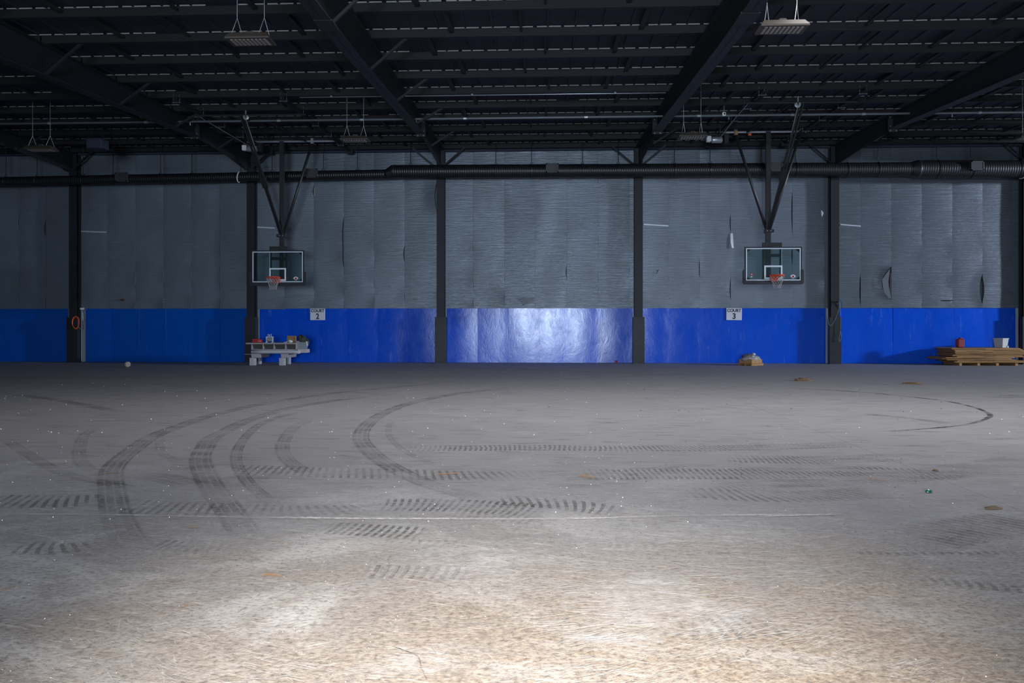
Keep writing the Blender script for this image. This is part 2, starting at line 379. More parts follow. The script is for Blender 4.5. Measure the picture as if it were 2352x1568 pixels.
# eave strut against the wall
MB().box(((bayx[0]+bayx[-1])/2,YW-.12,zr(YW)-.14),(bayx[-1]-bayx[0],.12,.24)).build('eave_strut',M_deck,ceiling)
# ------------------------------------------------------------------ back wall: backing, foil blankets above, blue panels below
ZB=2.14
wall_back=struct(MB().box(((XL+XR)/2,YW+.22,4.3),(XR-XL,.2,8.6)).build('wall_back',M_back))
seam_px=[-140,-80,-18,44,106,167,248,312,376,440,505,575,654,721.5,790,860,930,1012,1087,1159,1230,1302,1374,1446,1536,1607,1678,1750,1820,1892,1976.5,2047,2117,2187,2256.5,2325,2395,2465]
# splits along seams: (seam px, y top, y bottom, inset in metres, side: which panel pulls back from the seam: R = right edge of the left panel)
SPLIT=[(790,500,590,.07,'R'),(790,560,615,.05,'R'),(1012,400,505,.22,'R'),(930,565,600,.06,'R'),(2047,612,688,.42,'R'),(2256.5,628,700,.14,'R'),(2256.5,640,690,.05,'L'),
       (1976.5,630,705,.06,'R'),(1678,495,535,.05,'R'),(1678,640,690,.05,'R'),(1607,600,640,.04,'R'),(1820,440,535,.05,'R'),(1820,565,610,.05,'R'),(721.5,428,452,.05,'R'),(1302,610,640,.05,'R'),(106,505,545,.06,'R'),(44,500,520,.04,'R')]
def foil_panel(pa, pb, idx):
    x0,x1=wx(pa,YW),wx(pb,YW); nx,nz=10,60; z0,z1=ZB-.03,zr(YW)-.03
    if idx==11: z0-=.03
    rg=random.Random(idx*13+5); ph=rg.uniform(0,6); cur=rg.uniform(.3,1.0)
    vs=[]
    for k in range(nz+1):
        t=k/nz; z=z0+(z1-z0)*t; low=max(0,1-t*1.5)
        e0=e1=0; c0=c1=0
        for (sp,ya,yb,ins,side) in SPLIT:
            for edge,pp in ((0,pa),(1,pb)):
                if abs(sp-pp)<.5 and (side=='R')==(edge==1):
                    X=x0 if edge==0 else x1; za,zb=wz(yb,X,YW),wz(ya,X,YW); u=(z-za)/(zb-za)
                    if 0<u<1:
                        q=math.sin(math.pi*u)**.7*ins
                        if edge==0: e0=max(e0,q)
                        else: e1=max(e1,q)
        wob=.006*math.sin(z*9+ph)*low+rg.uniform(-.004,.004)*low
        for i in range(nx+1):
            s=i/nx; x=x0+e0+(x1-e1-x0-e0)*s
            y=YW-.02-.008*math.sin(math.pi*s)-.008*math.sin(z*1.7+ph)*math.sin(math.pi*s)
            # lower right edge lifts off the wall a little
            y-= (.05*cur*low*(.5+.5*math.sin(z*5.3+ph)))*max(0,(s-.72)/.28)**2
            y-= (.35*e1)*max(0,(s-.55)/.45)**1.5 + (.3*e0)*max(0,(.4-s)/.4)**1.5
            y+= .004*(1 if i in(0,nx) else 0)
            vs.append((x+(wob if i==nx else 0),y,z+.004*math.sin(x*3+ph)))
    fs=[(k*(nx+1)+i,k*(nx+1)+i+1,(k+1)*(nx+1)+i+1,(k+1)*(nx+1)+i) for k in range(nz) for i in range(nx)]
    n0=len(vs); m=MB(); m.add(vs,fs)
    # thickness: turned-back rim
    rim=[(k*(nx+1)) for k in range(nz+1)]; rim2=[(k*(nx+1)+nx) for k in range(nz+1)]
    for rr in (rim,rim2):
        o=len(m.v); m.v += [m.v[i] for i in rr]+[(m.v[i][0],YW+.11,m.v[i][2]) for i in rr]; g=len(rr)
        for k in range(nz): m.f.append((o+k,o+k+1,o+g+k+1,o+g+k))
    o=len(m.v); m.v += [m.v[i] for i in range(nx+1)]+[(m.v[i][0],YW+.11,m.v[i][2]) for i in range(nx+1)]
    for i in range(nx): m.f.append((o+i,o+i+1,o+nx+1+i+1,o+nx+1+i))
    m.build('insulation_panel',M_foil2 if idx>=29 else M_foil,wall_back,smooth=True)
for i in range(len(seam_px)-1): foil_panel(seam_px[i]+.12,seam_px[i+1]-.12,i)
blue_bays=[(-140,155,3),(196,566,6),(596,1004.5,6),(1026,1454,6),(1479,1897,6),(1922,2333,6)]
blue_seams={3:[1026,1097,1168,1239.5,1311,1383,1454],2:[596,665,735,800,868,938,1004.5],4:[1474,1536,1607,1678,1750,1820,1897],5:[1922,1984,2052,2123,2193,2263,2333]}
pn=0
for b,(pa,pb,n) in enumerate(blue_bays):
    sm=blue_seams.get(b) or [pa+(pb-pa)*k/n for k in range(n+1)]
    for k in range(len(sm)-1):
        x0,x1=wx(sm[k],YW)+.0015,wx(sm[k+1],YW)-.0015; nx,nz=8,8; rg=random.Random(pn*7+1); pn+=1
        bow=rg.uniform(.006,.020); tw=rg.uniform(-.010,.010); lift=rg.uniform(.0,.012)
        vs=[]
        for q in range(nz+1):
            for i in range(nx+1):
                s=i/nx; t=q/nz
                vs.append((x0+(x1-x0)*s,YW+.014-bow*math.sin(math.pi*s)*(.7+.3*math.sin(math.pi*t))-tw*(s-.5)*2*t-lift*max(0,(s-.75)/.25)**2,.006+(ZB-.012)*t))
        m=MB(); m.add(vs,[(q*(nx+1)+i,q*(nx+1)+i+1,(q+1)*(nx+1)+i+1,(q+1)*(nx+1)+i) for q in range(nz) for i in range(nx)])
        for rr in ([q*(nx+1) for q in range(nz+1)],[q*(nx+1)+nx for q in range(nz+1)],[nz*(nx+1)+i for i in range(nx+1)]):
            o=len(m.v); m.v += [m.v[i] for i in rr]+[(m.v[i][0],YW+.1,m.v[i][2]) for i in rr]; g=len(rr)
            for q in range(g-1): m.f.append((o+q,o+q+1,o+g+q+1,o+g+q))
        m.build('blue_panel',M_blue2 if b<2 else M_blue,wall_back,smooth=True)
# grey flashing posts in the gaps behind the columns
for pa,pb in ((155,196),(566,596),(1004.5,1026),(1454,1479),(1897,1922),(2333,2400)):
    x0,x1=wx(pa,YW),wx(pb,YW); X=(x0+x1)/2; wd=x1-x0-.012
    m=MB(); m.prism([(X-wd/2,.004),(X+wd/2,.004),(X+wd/2,ZB-.02),(X-wd/2,ZB-.02)],YW+.05,YW+.11)
    m.box((X+wd*.22,YW+.04,ZB/2),(.05,.05,ZB-.05)); m.build('flashing_post',M_post,wall_back)
# bright tape strips across some blankets
for xa,ya,xb,yb,mm in ((176,531,246,533.5,M_tape),(585,521.5,632,524,M_tape),(1022,516.5,1086,519,M_foil),(1478,515.5,1535,519,M_tape),(1929,516,1976,519.5,M_tape)):
    p=Vector((wx(xa,YW),YW-.06,wz(ya,wx(xa,YW),YW))); q=Vector((wx(xb,YW),YW-.045,wz(yb,wx(xb,YW),YW)))
    MB().bar(p,q,.05,.004,(0,1,0)).bar(p+Vector((0,-.004,.018)),q+Vector((0,-.004,.018)),.006,.006).build('seam_tape',mm,wall_back)
# torn flaps and slits
def flap(pts, name='flap_or_slit', mt=M_foil):
    vs=[(wx(px,YW),YW-.05-o,wz(py,wx(px,YW),YW)) for px,py,o in pts]
    n=len(vs); m=MB(); m.add(vs+[(x,y+.012,z) for x,y,z in vs],[tuple(range(n)),tuple(range(2*n-1,n-1,-1))]+[(k,k+n,(k+1)%n+n,(k+1)%n) for k in range(n)])
    m.build(name,mt,wall_back)
flap([(1190,683.5,.0),(1231,683,.0),(1229,692,.03),(1216,697,.06),(1203,701,.09)],mt=M_grey)
flap([(1190,683.5,.01),(1201,684,.02),(1202,703,.11)])
flap([(2164,689,.01),(2187,689,.01),(2187,691,.03),(2165,691,.03)],mt=M_black)
flap([(2025,642,.0),(2033,630,.0),(2043,617,.0),(2039,648,.0),(2042,668,.0),(2046,686,.0),(2040,684,.0),(2030,673,.0),(2026,656,.0)],mt=M_back)
flap([(2043,628,-.02),(2046.5,626,-.02),(2046.5,682,-.02),(2042,676,-.02)],mt=M_black)  # black sheet stands in for the shade inside the open slit
flap([(1677,536,.01),(1682,536,.02),(1684,570,.03),(1680,570,.05),(1677,556,.03)],mt=M_white)
flap([(1508,621,.01),(1513,617,.02),(1511,624,.05),(1506,630,.02)],mt=M_grey)
flap([(1885,482,.01),(1890,490,.04),(1886,499,.02),(1883,490,.03)],mt=M_tape)
flap([(722,432,.01),(724.5,432,.02),(724.5,452,.03),(722,452,.02)],mt=M_strip)
# ------------------------------------------------------------------ steel columns and rafters
ordn=['second column from the left wall, behind','']
CL=['dark steel wall column beside the orange cord loop, leftmost one in view',
    'dark steel wall column just left of the block-legged workbench',
    'dark steel wall column left of the shiny scuffed blue panels',
    'dark steel wall column right of the shiny scuffed blue panels',
    'dark steel wall column with a hanging teal cable, left of the plywood stack',
    'dark steel wall column at the right picture edge, beside the plywood stack']
for i,X in enumerate(COLX):
    t=thing('steel_column',CL[i],'column',(X,28.82,0),'steel wall columns'); h=zr(28.65)-.05
    m=MB(); yb=YW-28.82-.07
    m.box((0,-.165,h/2),(.31,.014,h)).box((0,yb,h/2),(.31,.014,h)).box((0,(yb-.165)/2,h/2),(.012,yb+.165-.014,h)); m.build('shaft',M_steel,t)
    zt=1.76
    m=MB(); m.box((0,-.215,zt/2),(.43,.02,zt)).box((-.206,-.115,zt/2),(.018,.18,zt)).box((.206,-.115,zt/2),(.018,.18,zt)).box((0,-.13,zt+.005),(.43,.19,.012))
    m.build('column_guard',mat('guard_steel',(.019,.020,.024),.5,0,.2,3,.35),t)
    m=MB(); m.box((0,-.174,3.05),(.315,.005,.02)); m.build('weld_seam',M_steel,t)
    m=MB(); m.box((0,-.06,.009),(.40,.28,.018)); m.build('base_plate',M_steel,t)
RL=['dark tapered roof beam running to the column by the orange cord loop',
    'dark tapered roof beam running to the column left of the workbench',
    'dark tapered roof beam running to the column left of the scuffed blue panels',
    'dark tapered roof beam running to the column right of the scuffed blue panels',
    'dark tapered roof beam running to the column left of the plywood stack',
    'dark tapered roof beam running to the column at the right picture edge']
def zbot(Y):                                   # underside of the tapered rafter
    P=[(6.0,6.62),(15.0,7.02),(24.0,7.62),(28.65,7.47)]
    for (a,za),(b,zb) in zip(P,P[1:]):
        if Y<=b: return za+(zb-za)*(Y-a)/(b-a)
    return P[-1][1]
for i,X in enumerate(COLX):
    t=thing('roof_rafter',RL[i],'beam',(X,28.6,zbot(28.6)),'tapered roof beams')
    oy,oz=28.6,zbot(28.6); fw=.30
    top=lambda Y: zr(Y)-.028-PH
    Ys=[6.0,15.0,24.0,28.63]
    web=[(Y-oy,zbot(Y)-oz) for Y in Ys]+[(Y-oy,top(Y)-oz) for Y in Ys[::-1]]
    MB().prismx(web,-.006,.006).build('web',M_steel,t)
    for seg in ((6.0,24.0),(24.0,28.62)):
        pts=[Y for Y in Ys if seg[0]<=Y<=seg[1]]; m=MB()
        lo=[(Y-oy,zbot(Y)-oz) for Y in pts]
        m.prismx(lo+[(y,z+.016) for y,z in lo[::-1]],-fw/2,fw/2); m.build('bottom_flange',M_steel,t)
    m=MB(); lo=[(Y-oy,top(Y)-oz) for Y in Ys]; m.prismx(lo+[(y,z-.016) for y,z in lo[::-1]],-fw/2,fw/2); m.build('top_flange',M_steel,t)
    m=MB(); y=24.0-oy
    for dy in (-.015,.015): m.box((0,y+dy,(zbot(24)+top(24))/2-oz-.03),(fw,.024,top(24)-zbot(24)+.10))
    m.build('splice_plate',M_steel,t)
    m=MB()
    for sx in (-1,1):
        for zz in (zbot(24)-oz-.06,zbot(24)-oz+.08,top(24)-oz-.07): m.lathe((sx*.09,y-.03,zz),[(.016,-.02),(.016,.0)],6,'y')
    tag(m.build('splice_bolt',M_galv,t),kind='stuff')
    if i in (2,3):
        m=MB(); y2=13.5-oy; m.box((0,y2,zbot(13.5)-oz-.01),(fw+.04,.5,.03)); m.build('joint_plate',M_steel,t)
    # flange braces up to the purlins
    for Y,tgt in ((13.5,13.5),(16.5,16.5),(19.5,19.5),(22.52,22.52),(25.55,25.55)):
        if i>=3 and Y<25: continue
        s=1
        p=Vector((s*.12,Y-oy,zbot(Y)-oz+.03)); q=Vector((s*.95,Y-oy+.02,top(Y)-oz+.03))
        MB().angle(p,q,.05,.006,(0,1,0)).build('flange_brace',M_steel,t)
    for s in (-1,1):
        p=Vector((s*.13,28.45-oy,zbot(28.45)-oz+.02)); q=Vector((s*1.0,28.35-oy,top(28.4)-oz+.02))
        MB().angle(p,q,.06,.007,(0,1,0)).build('flange_brace',M_steel,t)
# ------------------------------------------------------------------ spiral duct along the wall
YD=28.1
duct=thing('spiral_duct','long black spiral air duct hung along the back wall in front of the columns','duct',(0,YD,7.2))
def dpt(px,py): X=wx(px,YD); return Vector((X,0,wz(py,X,YD)-7.2))
def ridged(p,q,r,step=.085):
    L=(q-p).length; n=int(L/step); pts=[];rad=[]
    for k in range(n+1):
        c=p+(q-p)*(k/n)
        for dx,dr in ((-.014,0),(0,.007),(.014,0)):
            pts.append(c+(q-p).normalized()*dx); rad.append(r+dr)
    return pts,rad
J1,J2,J3,J4=dpt(-160,420.5),dpt(886,400),dpt(2093,388.3),dpt(2480,389)
JB=dpt(888,394.5)
for p,q,r in ((J1,J2,.178),(JB+Vector((.28,0,0)),J3,.25),(J3+Vector((.2,0,0)),J4,.32)):
    pts,rad=ridged(p,q,r); MB().tube(pts,rad,20).build('duct_section',M_duct,duct,smooth=True)
MB().tube([J2,J2+Vector((.05,0,.0)),JB+Vector((.25,0,0)),JB+Vector((.32,0,0))],[.185,.185,.256,.256],20).build('reducer',M_duct,duct,smooth=True)
MB().tube([J3-Vector((.05,0,0)),J3,J3+Vector((.2,0,0)),J3+Vector((.26,0,0))],[.257,.257,.327,.327],20).build('reducer',M_duct,duct,smooth=True)
def dz(X):
    for p,q,r in ((J1,J2,.178),(JB,J3,.25),(J3,J4,.32)):
        if X<=q.x: return p.z+(q.z-p.z)*(X-p.x)/(q.x-p.x), r
    return J4.z,.32
for px in (14,85,191,260,369,441,553,625,743,821,943,1139,1221,1338,1420,1549,1631,1749,1827,1945,2016,2151,2229,2336):
    X=wx(px,YD); z,r=dz(X); zt=zr(YD)-.15-7.2; m=MB()
    m.tube([(X,0,z+r+.09),(X,0,zt)],.013,6)
    m.bar((X,0,z+r+.10),(X-.07,0,z+r-.01),.02,.008,(0,1,0)).bar((X,0,z+r+.10),(X+.07,0,z+r-.01),.02,.008,(0,1,0))
    m.build('hanger_rod',M_steel,duct)
    ring=[(X,(r+.010)*math.cos(a),z+(r+.010)*math.sin(a)) for a in [2*math.pi*k/24 for k in range(24)]]
    MB().tube(ring,.010,5,True).build('hanger_strap',M_duct,duct)
for px,big in ((287.5,0),(720,0),(1268,1),(1777,0),(2230,1)):
    X=wx(px,YD); z,r=dz(X); wd=.42; h=.34; m=MB()
    zz=z+.04
    m.box((X,-r-.03,zz),(wd,.16,h)).box((X,-r-.115,zz+h/2-.02),(wd+.04,.02,.04)).box((X,-r-.115,zz-h/2+.02),(wd+.04,.02,.04)).box((X-wd/2,-r-.115,zz),(.04,.02,h)).box((X+wd/2,-r-.115,zz),(.04,.02,h))
    for k in range(6): m.box((X,-r-.114,zz-h/2+.06+k*.045),(wd-.04,.02,.012))
    m.build('register',mat('register_grey',(.040,.041,.043),.55),duct)
for px in (549.5,2349):
    X=wx(px,YD); z,r=dz(X)
    ring=[(X+.03*math.sin(a),(r+.016)*math.cos(a),z+(r+.016)*math.sin(a)) for a in [2*math.pi*k/28 for k in range(28)]]
    MB().tube(ring,.017,6,True).build('white_collar',M_white,duct)
# ------------------------------------------------------------------ sprinkler pipe and conduit under the roof
YP=22.9; ZP=zr(YP)-.44
p0=thing('sprinkler_pipe','long grey sprinkler pipe running across below the purlins','pipe',(0,YP,ZP))
MB().tube([(-24,0,0),(24,0,0)],.032,10).build('pipe',M_hang2,p0,smooth=True)
for X in (-15.5,-12.4,-8.2,-5.6,-2.4,1.3,4.7,7.5,9.6,13.0,16.2):
    MB().tube([(X-.05,0,0),(X+.05,0,0)],.042,10).build('coupling',M_galv,p0)
    MB().tube([(X,0,.03),(X,0,zr(YP)-.05-ZP)],.008,5).build('hanger_rod',M_steel,p0)
for X in (-11.0,-3.9,5.6,12.2):
    MB().lathe((X,0,0),[(.012,-.12),(.03,-.11),(.03,-.10),(.012,-.09),(.014,-.03)],8).build('sprinkler_head',M_galv,p0)
YP2=20.98; ZP2=zr(YP2)-.262
p1=thing('electrical_conduit','thin grey conduit under the purlins, nearer than the sprinkler pipe','pipe',(0,YP2,ZP2))
MB().tube([(-6.9,0,0),(1.6,0,0),(3.4,0,0)],.016,8).build('pipe',M_galv,p1,smooth=True)
for X in (-6,-2,2): MB().box((X,0,.016),(.05,.05,.034)).build('clip',M_galv,p1)
# ------------------------------------------------------------------ hanging LED lights
def led_light(px,py,Y,wd,label,dark):
    X=wx(px,Y); z=wz(py,X,Y)
    t=thing('high_bay_light',label,'ceiling light',(X,Y,z),'unlit hanging lights')
    L,D,H=wd,.40,.12
    m=MB(); v=[]
    for zz,a,b in ((-H/2,L/2,D/2),(-H/2+.03,L/2,D/2),(H/2,L/2-.06,D/2-.06)):
        v+=[(-a,-b,zz),(a,-b,zz),(a,b,zz),(-a,b,zz)]
    m.add(v,[(3,2,1,0),(8,9,10,11)]+[(r*4+k,r*4+(k+1)%4,r*4+4+(k+1)%4,r*4+4+k) for r in range(2) for k in range(4)])
    hs=m.build('housing',M_lamp,t)
    m=MB(); m.rbox((0,0,H/2+.03),(.14,.12,.07),.015); m.build('driver_box',M_lamp,hs)
    for k in range(9):
        m=MB(); xx=-L/2+.10+(L-.20)*k/8; m.box((xx,0,-H/2-.004),((L-.2)/8*.62,D-.12,.012)); m.build('led_strip',M_led,hs)
    # front skirt shows the lens end
    top=zr(Y)+.005-z
    for s in (-1,1):
        xx=s*(L/2-.15); m=MB(); m.tube([(xx,0,H/2+.32),(xx,0,top)],.007,5)
        m.tube([(xx-.07,-.1,H/2-.02),(xx,0,H/2+.32)],.006,5).tube([(xx+.07,.1,H/2-.02),(xx,0,H/2+.32)],.006,5)
        m.build('hanging_cable',M_galv,t)
        m=MB(); m.box((xx-.07,-.1,H/2-.03),(.03,.03,.06)).box((xx+.07,.1,H/2-.03),(.03,.03,.06)); m.build('hook',M_lamp,t)
led_light(576,89,13.4,.80,'bronze hanging light at upper left, largest one left of centre',0)
led_light(1796,61,12.9,.80,'bronze hanging light at upper right, with its lens grid in plain view',0)
led_light(816,319,21.2,.78,'bronze hanging light just right of the left hoop hanger',0)
led_light(1590,312,21.0,.78,'bronze hanging light just left of the right hoop hanger winch',0)
led_light(95,341,21.8,.84,'bronze hanging light at far left, nearest the orange cord loop',0)
led_light(2372,313,21.0,.84,'bronze hanging light cut off by the right picture edge',0)
# ------------------------------------------------------------------ basketball hoops
def hoop(side, pxp, Yp, zpiv, pxb, Yb, zb, railA, railB, Yr0, Yr1, braceX, braceY, eye2, pxrim, label):
    X=wx(pxp,Yp); t=thing('basketball_hoop',label,'basketball hoop',(X,Yp,zpiv),'ceiling hung basketball hoops')
    W=lambda x,y,z: Vector((x-X,y-Yp,z-zpiv))
    Xb=wx(pxb,Yb)
    # mast
    zlow=zb+.10
    MB().box((0,0,(zlow-zpiv)/2),(.16,.14,zpiv-zlow)).build('mast',M_bpipe,t)
    m=MB(); m.box((0,-.01,4.72-zpiv),(.24,.2,.12)).box((-.13*side,-.06,4.72-zpiv),(.1,.08,.1)); m.build('mast_clamp',M_bpipe,t)
    for s in (-1,1):
        m=MB(); m.lathe((s*.06,-.10,4.72-zpiv),[(.018,-.03),(.018,.0)],6,'y').lathe((s*.06,-.34,4.24-zpiv),[(.018,-.03),(.018,.0)],6,'y'); m.build('bolt',M_galv,t)
    # lateral arms
    for s in (-1,1):
        MB().tube([(s*1.12,0,-.05),(s*.04,0,4.72-zpiv)],.05,10).build('side_arm',M_bpipe,t,smooth=True)
        MB().box((s*1.12,0,.0),(.10,.12,.2)).build('pivot_bracket',M_galv,t)
    # folding brace towards the front, double tube with knee joint
    top=W(braceX,braceY,zr(braceY)-.36); bot=Vector((0,-.1,4.78-zpiv)); kn=top.lerp(bot,.52)
    for dx in (-.045,.045):
        m=MB(); m.bar(top+Vector((dx,0,0)),kn+Vector((dx,0,0)),.05,.07).bar(kn+Vector((dx*.7,0,0)),bot+Vector((dx*.7,0,0)),.05,.07); m.build('folding_brace',M_bpipe,t)
    d=(bot-top).normalized(); m=MB(); m.bar(kn-d*.25,kn+d*.25,.18,.10); m.build('knee_joint',M_bpipe,t)
    # ceiling frame: rails, cross pipes, hangers
    for xr in (railA,railB):
        m=MB(); a=W(xr,Yr0,zr(Yr0)-.29); b=W(xr,Yr1,zr(Yr1)-.29)
        m.bar(a,b,.06,.09).bar(a+Vector((.07,0,0)),b+Vector((.07,0,0)),.03,.09); m.build('frame_rail',M_steel,t)
        m=MB(); m.box(b+Vector((.03,.05,-.04)),(.26,.16,.12)); m.build('rail_clamp',M_steel,t)
        for Yq in [q for q in PY if Yr0<q<Yr1]:
            m=MB(); c=W(xr,Yq,zr(Yq)-.22)
            for dx in (-.06,.12): m.tube([c+Vector((dx,0,-.16)),c+Vector((dx,0,.1))],.010,5)
            m.box(c+Vector((.03,0,-.13)),(.24,.05,.015)).box(c+Vector((.03,0,.02)),(.2,.05,.015)); m.build('purlin_hanger',M_hang,t)
    MB().tube([W(railA-.2,braceY,zr(braceY)-.36),W(railB+.2,braceY,zr(braceY)-.36)],.035,8).build('cross_pipe',M_steel,t)
    MB().tube([W(min(railA,X-1.3),Yp,zpiv),W(max(railB,X+1.3),Yp,zpiv)],.04,8).build('cross_pipe',M_galv,t)
    MB().tube([W((railA+railB)/2+.2*side,braceY,zr(braceY)-.345),W((railA+railB)/2+.5*side,Yp-.6,zr(Yp)-.345)],.03,6).build('tie_rod',M_steel,t)
    # winch, pulley, cable
    wX=railA; wc=W(wX,Yp-.2,zr(Yp)-.50)
    m=MB(); m.lathe(wc+Vector((-.05,0,0)),[(.10,-.18),(.11,-.15),(.11,.15),(.10,.18)],14,'x'); m.build('winch_motor',M_galv,t,smooth=True)
    m=MB(); m.rbox(wc+Vector((-.33,0,.03)),(.16,.18,.20),.02); m.build('winch_box',M_white,t)
    m=MB(); m.box(wc+Vector((.26,0,.02)),(.14,.2,.26)).box(wc+Vector((0,0,.16)),(.7,.2,.03)); m.build('winch_bracket',M_bpipe,t)
    pc=top+Vector((-.12*side*-1,0,-.06))
    m=MB(); m.lathe(pc,[(.07,-.03),(.09,-.02),(.075,0),(.09,.02),(.07,.03)],14,'y').box(pc+Vector((0,0,.1)),(.03,.06,.24)); m.build('pulley',M_galv,t)
    m=MB(); m.tube([pc+Vector((0,0,-.06)),bot+Vector((-.12*side,0,.5))],.013,5); m.build('lift_cable',M_galv,t)
    m=MB(); m.tube([W(wX-.1,braceY,zr(braceY)-.33),W(wX-.08,23.4,zr(23.4)-.37),wc],.014,5); m.build('winch_cable',M_galv,t)
    # backboard
    bx,by=Xb-X,Yb-Yp; z0=zb-zpiv; bw,bh=1.83,1.10
    gp=MB().box((bx,by,z0+bh/2),(bw,.014,bh)).build('glass_pane',M_glass,t)
    m=MB(); f=.045
    for zz in (z0-f/2,z0+bh+f/2): m.box((bx,by+.01,zz),(bw+2*f,.05,f))
    for s in (-1,1): m.box((bx+s*(bw/2+f/2),by+.01,z0+bh/2),(f,.05,bh))
    m.build('board_frame',M_pad,t)
    m=MB(); f=.032; yf=by-.012
    for zz in (z0+f/2,z0+bh-f/2): m.box((bx,yf,zz),(bw,.006,f))
    for s in (-1,1): m.box((bx+s*(bw/2-f/2),yf,z0+bh/2),(f,.006,bh-2*f))
    m.build('white_border',M_frame,gp)
    m=MB(); f=.055; qw,qh=.61,.46; q0=z0+.05
    for zz in (q0+f/2,q0+qh-f/2): m.box((bx,yf-.001,zz),(qw,.006,f))
    for s in (-1,1): m.box((bx+s*(qw/2-f/2),yf-.001,q0+qh/2),(f,.006,qh-2*f))
    m.build('target_square',M_frame,gp)
    for s in (-1,1):
        for zc in (0,1):
            xx=bx+s*(bw/2-.03); zz=z0+.03+zc*(bh-.06); sg=1 if zc==0 else -1
            m=MB(); m.prism([(xx,zz),(xx-s*.15,zz),(xx,zz+sg*.12)],by+.012,by+.03); m.build('corner_plate',M_pad,gp)
    # bottom edge padding with turned-up ends
    m=MB(); hw=bw/2+.10; zlo=z0-.13
    prof=[(-hw,zlo+.05),(-hw+.05,zlo),(hw-.05,zlo),(hw,zlo+.05),(hw,z0+.34),(hw-.03,z0+.38),(hw-.075,z0+.38),(hw-.085,z0-.02),(-hw+.085,z0-.02),(-hw+.075,z0+.38),(-hw+.03,z0+.38),(-hw,z0+.34)]
    m.prism([(bx+a,b) for a,b in prof],by-.03,by+.05); m.build('edge_padding',M_pad,t)
    # frame behind the glass
    m=MB(); ft=z0+bh+.17
    fx=bx*.72
    for s in (-1,1): m.box((fx+s*.29,by+.10,(z0+.05+ft)/2),(.07,.07,ft-z0-.05))
    m.box((fx,by+.10,ft-.04),(.64,.08,.13)).box((fx,by+.10,z0+bh-.24),(.64,.06,.10)).box((fx,by+.10,z0+.16),(.64,.06,.10)); m.build('support_frame',M_bpipe,t)
    m=MB()
    for zz in (ft-.04,z0+.16): m.bar((0,-.05,zz),(fx*.9,by+.13,zz),.13,.09)
    m.build('extension_arm',M_bpipe,t)
    MB().box((fx+.31*(-side),by+.06,z0+.68),(.018,.01,.78)).build('height_scale',M_frame,t)
    # emblem stickers
    def eye(ex,ez):
        e=[(ex+.085*math.cos(a)*1.0,ez+.045*math.sin(a)*(1 if math.sin(a)>0 else 1.3)) for a in [2*math.pi*k/20 for k in range(20)]]
        e=[(ex+(.092*(1-2*abs(k/12-.5)) if 0 else 0)+x-ex,z) for k,(x,z) in enumerate(e)]
        m=MB(); m.prism([(ex-.095,ez+.005),(ex-.05,ez+.045),(ex,ez+.06),(ex+.05,ez+.045),(ex+.095,ez+.005),(ex+.045,ez-.04),(ex+.02,ez-.068),(ex-.02,ez-.068),(ex-.045,ez-.04)],yf-.004,yf); m.build('white_eye_emblem',M_white,gp)
        m=MB(); m.lathe((ex,yf-.007,ez-.008),[(.040,0),(.040,.003)],16,'y').prism([(ex-.022,ez-.03),(ex,ez-.06),(ex+.022,ez-.03)],yf-.007,yf-.004); m.build('red_emblem_dot',M_red,gp)
    eye(bx+.66,z0+.14)
    if eye2:
        ex,ez=bx-.73,z0+.17
        m=MB(); m.lathe((ex,yf-.004,ez+.04),[(.048,0),(.048,.004)],16,'y'); m.build('red_round_emblem',M_red,gp)
        m=MB(); m.lathe((ex,yf-.007,ez+.04),[(.016,0),(.016,.003)],8,'y').prism([(ex-.04,ez-.03),(ex+.04,ez-.03),(ex,ez-.065)],yf-.004,yf); m.build('white_emblem',M_white,gp)
    # rim, bracket and net
    rr=.235; ry=by-.015-.15-rr; rz=z0+.16
    rx=wx(pxrim,Yb-.4)-X
    ring=[(rx+rr*math.cos(a),ry+rr*math.sin(a),rz) for a in [2*math.pi*k/32 for k in range(32)]]
    rim=MB().tube(ring,.012,8,True).build('rim',M_orange,t,smooth=True)
    m=MB(); m.tube([(p[0]+(rx-p[0])*.0,p[1],p[2]-.022) for p in ring],.006,5,True)
    for k in range(12):
        a=2*math.pi*k/12; m.tube([(rx+rr*math.cos(a)*1.02,ry+rr*math.sin(a)*1.02,rz-.01),(rx+rr*math.cos(a),ry+rr*math.sin(a),rz-.05),(rx+rr*math.cos(a+.12),ry+rr*math.sin(a+.12),rz-.03)],.007,5)
    m.build('net_hook',M_orange,rim)
    m=MB(); yy0,yy1=ry+rr*.85,by-.02
    m.add([(rx-.16,yy0-.06,rz+.01),(rx+.16,yy0-.06,rz+.01),(rx+.11,yy1,rz+.01),(rx-.11,yy1,rz+.01),(rx-.16,yy0-.06,rz-.005),(rx+.16,yy0-.06,rz-.005),(rx+.11,yy1,rz-.16),(rx-.11,yy1,rz-.16)],((0,1,2,3),(7,6,5,4),(0,4,5,1),(1,5,6,2),(2,6,7,3),(3,7,4,0)))
    m.rbox((rx,yy1-.02,rz-.08),(.24,.05,.22),.012)
    for k in range(5): m.box((rx-.08+k*.04,yy1-.05,rz-.09),(.012,.012,.2))
    m.build('rim_bracket',M_orange,t)
    m=MB(); NZ,NA=7,12
    def np(l,a):
        u=l/NZ; r=rr*(1-.50*min(1,u*1.15))*(1+.0*u)
        if l==NZ: r*=1.08
        a=a*2*math.pi/NA; return (rx+r*math.cos(a),ry+r*math.sin(a),rz-.02-.42*u)
    for l in range(NZ):
        o=.5*(l%2)
        for k in range(NA):
            for s in (-.5,.5): m.tube([np(l,k+o),np(l+1,k+o+s)],.0046,4)
    m.build('net',M_net,rim)
    return t
